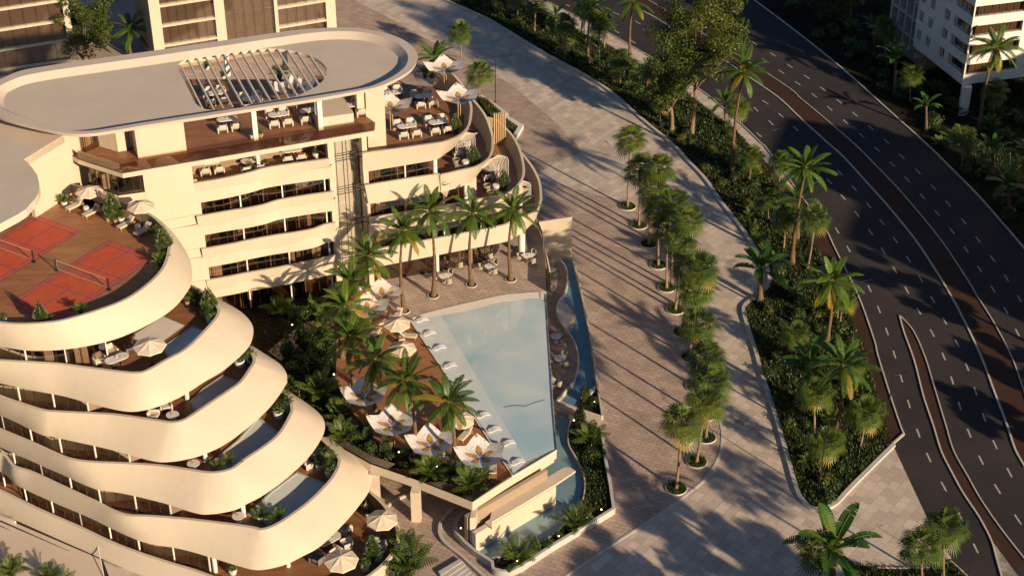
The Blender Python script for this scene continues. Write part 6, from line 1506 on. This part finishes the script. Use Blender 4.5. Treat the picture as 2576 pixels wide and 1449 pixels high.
bs_ = [(K(940,1200),'cone',1.,.2,'cone bush at the lower end of the blue channel'),(K(1020,1240),'ball',1.2,.2,'round bush beside the cone bush at the channel end'),(V(1590,520),'cone',1.05,.3,'cone bush at the upper corner of the basin border'),(V(1680,740),'areca',1.7,.3,'large palm clump in the basin border'),(V(1780,880),'ball',1.3,.3,'round bush below the basin palm clump'),(V(1700,860),'ball',1.2,.3,'second round bush below the basin palm clump'),
 (O(835,960),'areca',1.55,.3,'feathery palm clump at the curve of the basin'),(O(250,1290),'areca',1.6,.3,'feathery palm clump in the front basin border'),(O(430,1210),'cone',.95,.3,'clipped cone in the front basin border right of the palm'),(O(160,1270),'cone',.85,.3,'clipped cone in the front basin border left of the palm'),(O(550,1150),'ball',1.1,.3,'round bush in the front basin border'),(O(920,900),'ball',1.4,.3,'dark bush behind the basin-curve palm'),
 (O(680,1060),'ball',.9,.3,'low bush along the front basin border'),(N(1640,1400),'areca',2.,.1,'big palm clump beside the garden steps'),(N(1510,1400),'ball',1.6,.1,'round bush left of the steps palm clump'),(N(1600,1220),'areca',1.7,.1,'dark palm clump beside the lowest terrace parapet'),(M(120,1440),'areca',1.5,.05,'palm clump at the bottom left corner'),(M(490,1480),'areca',1.1,.05,'smaller palm clump right of the corner one'),(M(670,1520),'areca',.8,.05,'palm clump tip at the bottom edge near the ramp')]
for q, k, s, z, lb in bs_: bush(q, z, k, s, lb, 'shrubs in the basin and lower borders')
cover('ground_cover', [J(80,420),J(600,330),J(860,260),J(900,600),J(905,860),J(895,950),J(960,1110),J(1050,1290),J(1180,1447),N(1330,120),N(1700,190),N(2100,250),N(2330,430),V(760,1130),V(520,1290),N(1740,460),N(1250,290),N(780,30),J(380,1000),J(80,600)], PZ, 9, 'dark ground cover and ferns over the shaded podium garden', .45, .01, 'shrub', 8)
cover('ground_cover', [V(1500,560),V(1800,620),V(1850,900),V(1920,1380),O(980,900),O(600,1125),O(300,1320),O(60,1330),O(0,1290),O(250,1225),O(480,1130),O(660,1010),O(790,890),O(900,700),V(1640,1150),V(1560,900),V(1490,740)], .3, 22, 'dark low planting filling the basin border', .4, .0, 'shrub', 9)
# street lamps
for bs, rz, lb, hs in (((1246.4,258),radians(25),'black street lamp standing beside the hedge planter',1.),(Cc(925,325),radians(25),'black street lamp at the top of the planting strip',1.),(R(1368,330),radians(20),'black street lamp half hidden in the middle strip',.95),(S(2212,485),radians(10),'black street lamp reaching over the near road lane',.95),(L(1180,1447+30),radians(15),'black street lamp near the end of the verge median',1.),(T(1860,640),radians(70),'black street lamp at the rounded strip tip',1.05),(P(2000,1500),radians(0),'black street lamp at the bottom right corner',.5)):
    T_(LA, bs, .1, rz, lb, hs, 'black street lamps')
# small ground lights
for i, q in enumerate((O(1098,805),O(672,1073),O(255,1322),V(1730,355),V(1527,543),N(2158,993),J(885,963),J(467,465),N(1537,230),N(1917,375))):
    z = .35 if i < 6 else PZ; p = U(q, z); t = empty('garden_light', p, label=['small glowing garden light at the outer basin corner','small glowing garden light midway along the front border','small glowing garden light at the left end of the front border','small glowing garden light among the channel-end bushes','small glowing garden light beside the upper basin cone','small glowing garden light under the podium column','small glowing garden light at the left deck edge','small glowing garden light in the shaded garden','small glowing garden light behind the podium rail','small glowing garden light beside the front palm clump'][i], cat='garden light', group='small garden lights')
    b = MB(); b.lathe([(.03,0),(.03,.3)],seg=6); b.build('stem', MT['black'], t); b = MB(); b.lathe([(.001,0),(.06,.04),(.06,.09),(.001,.12)],(0,0,.3),8,0,False); b.build('lamp', MT['lampglow'], t)
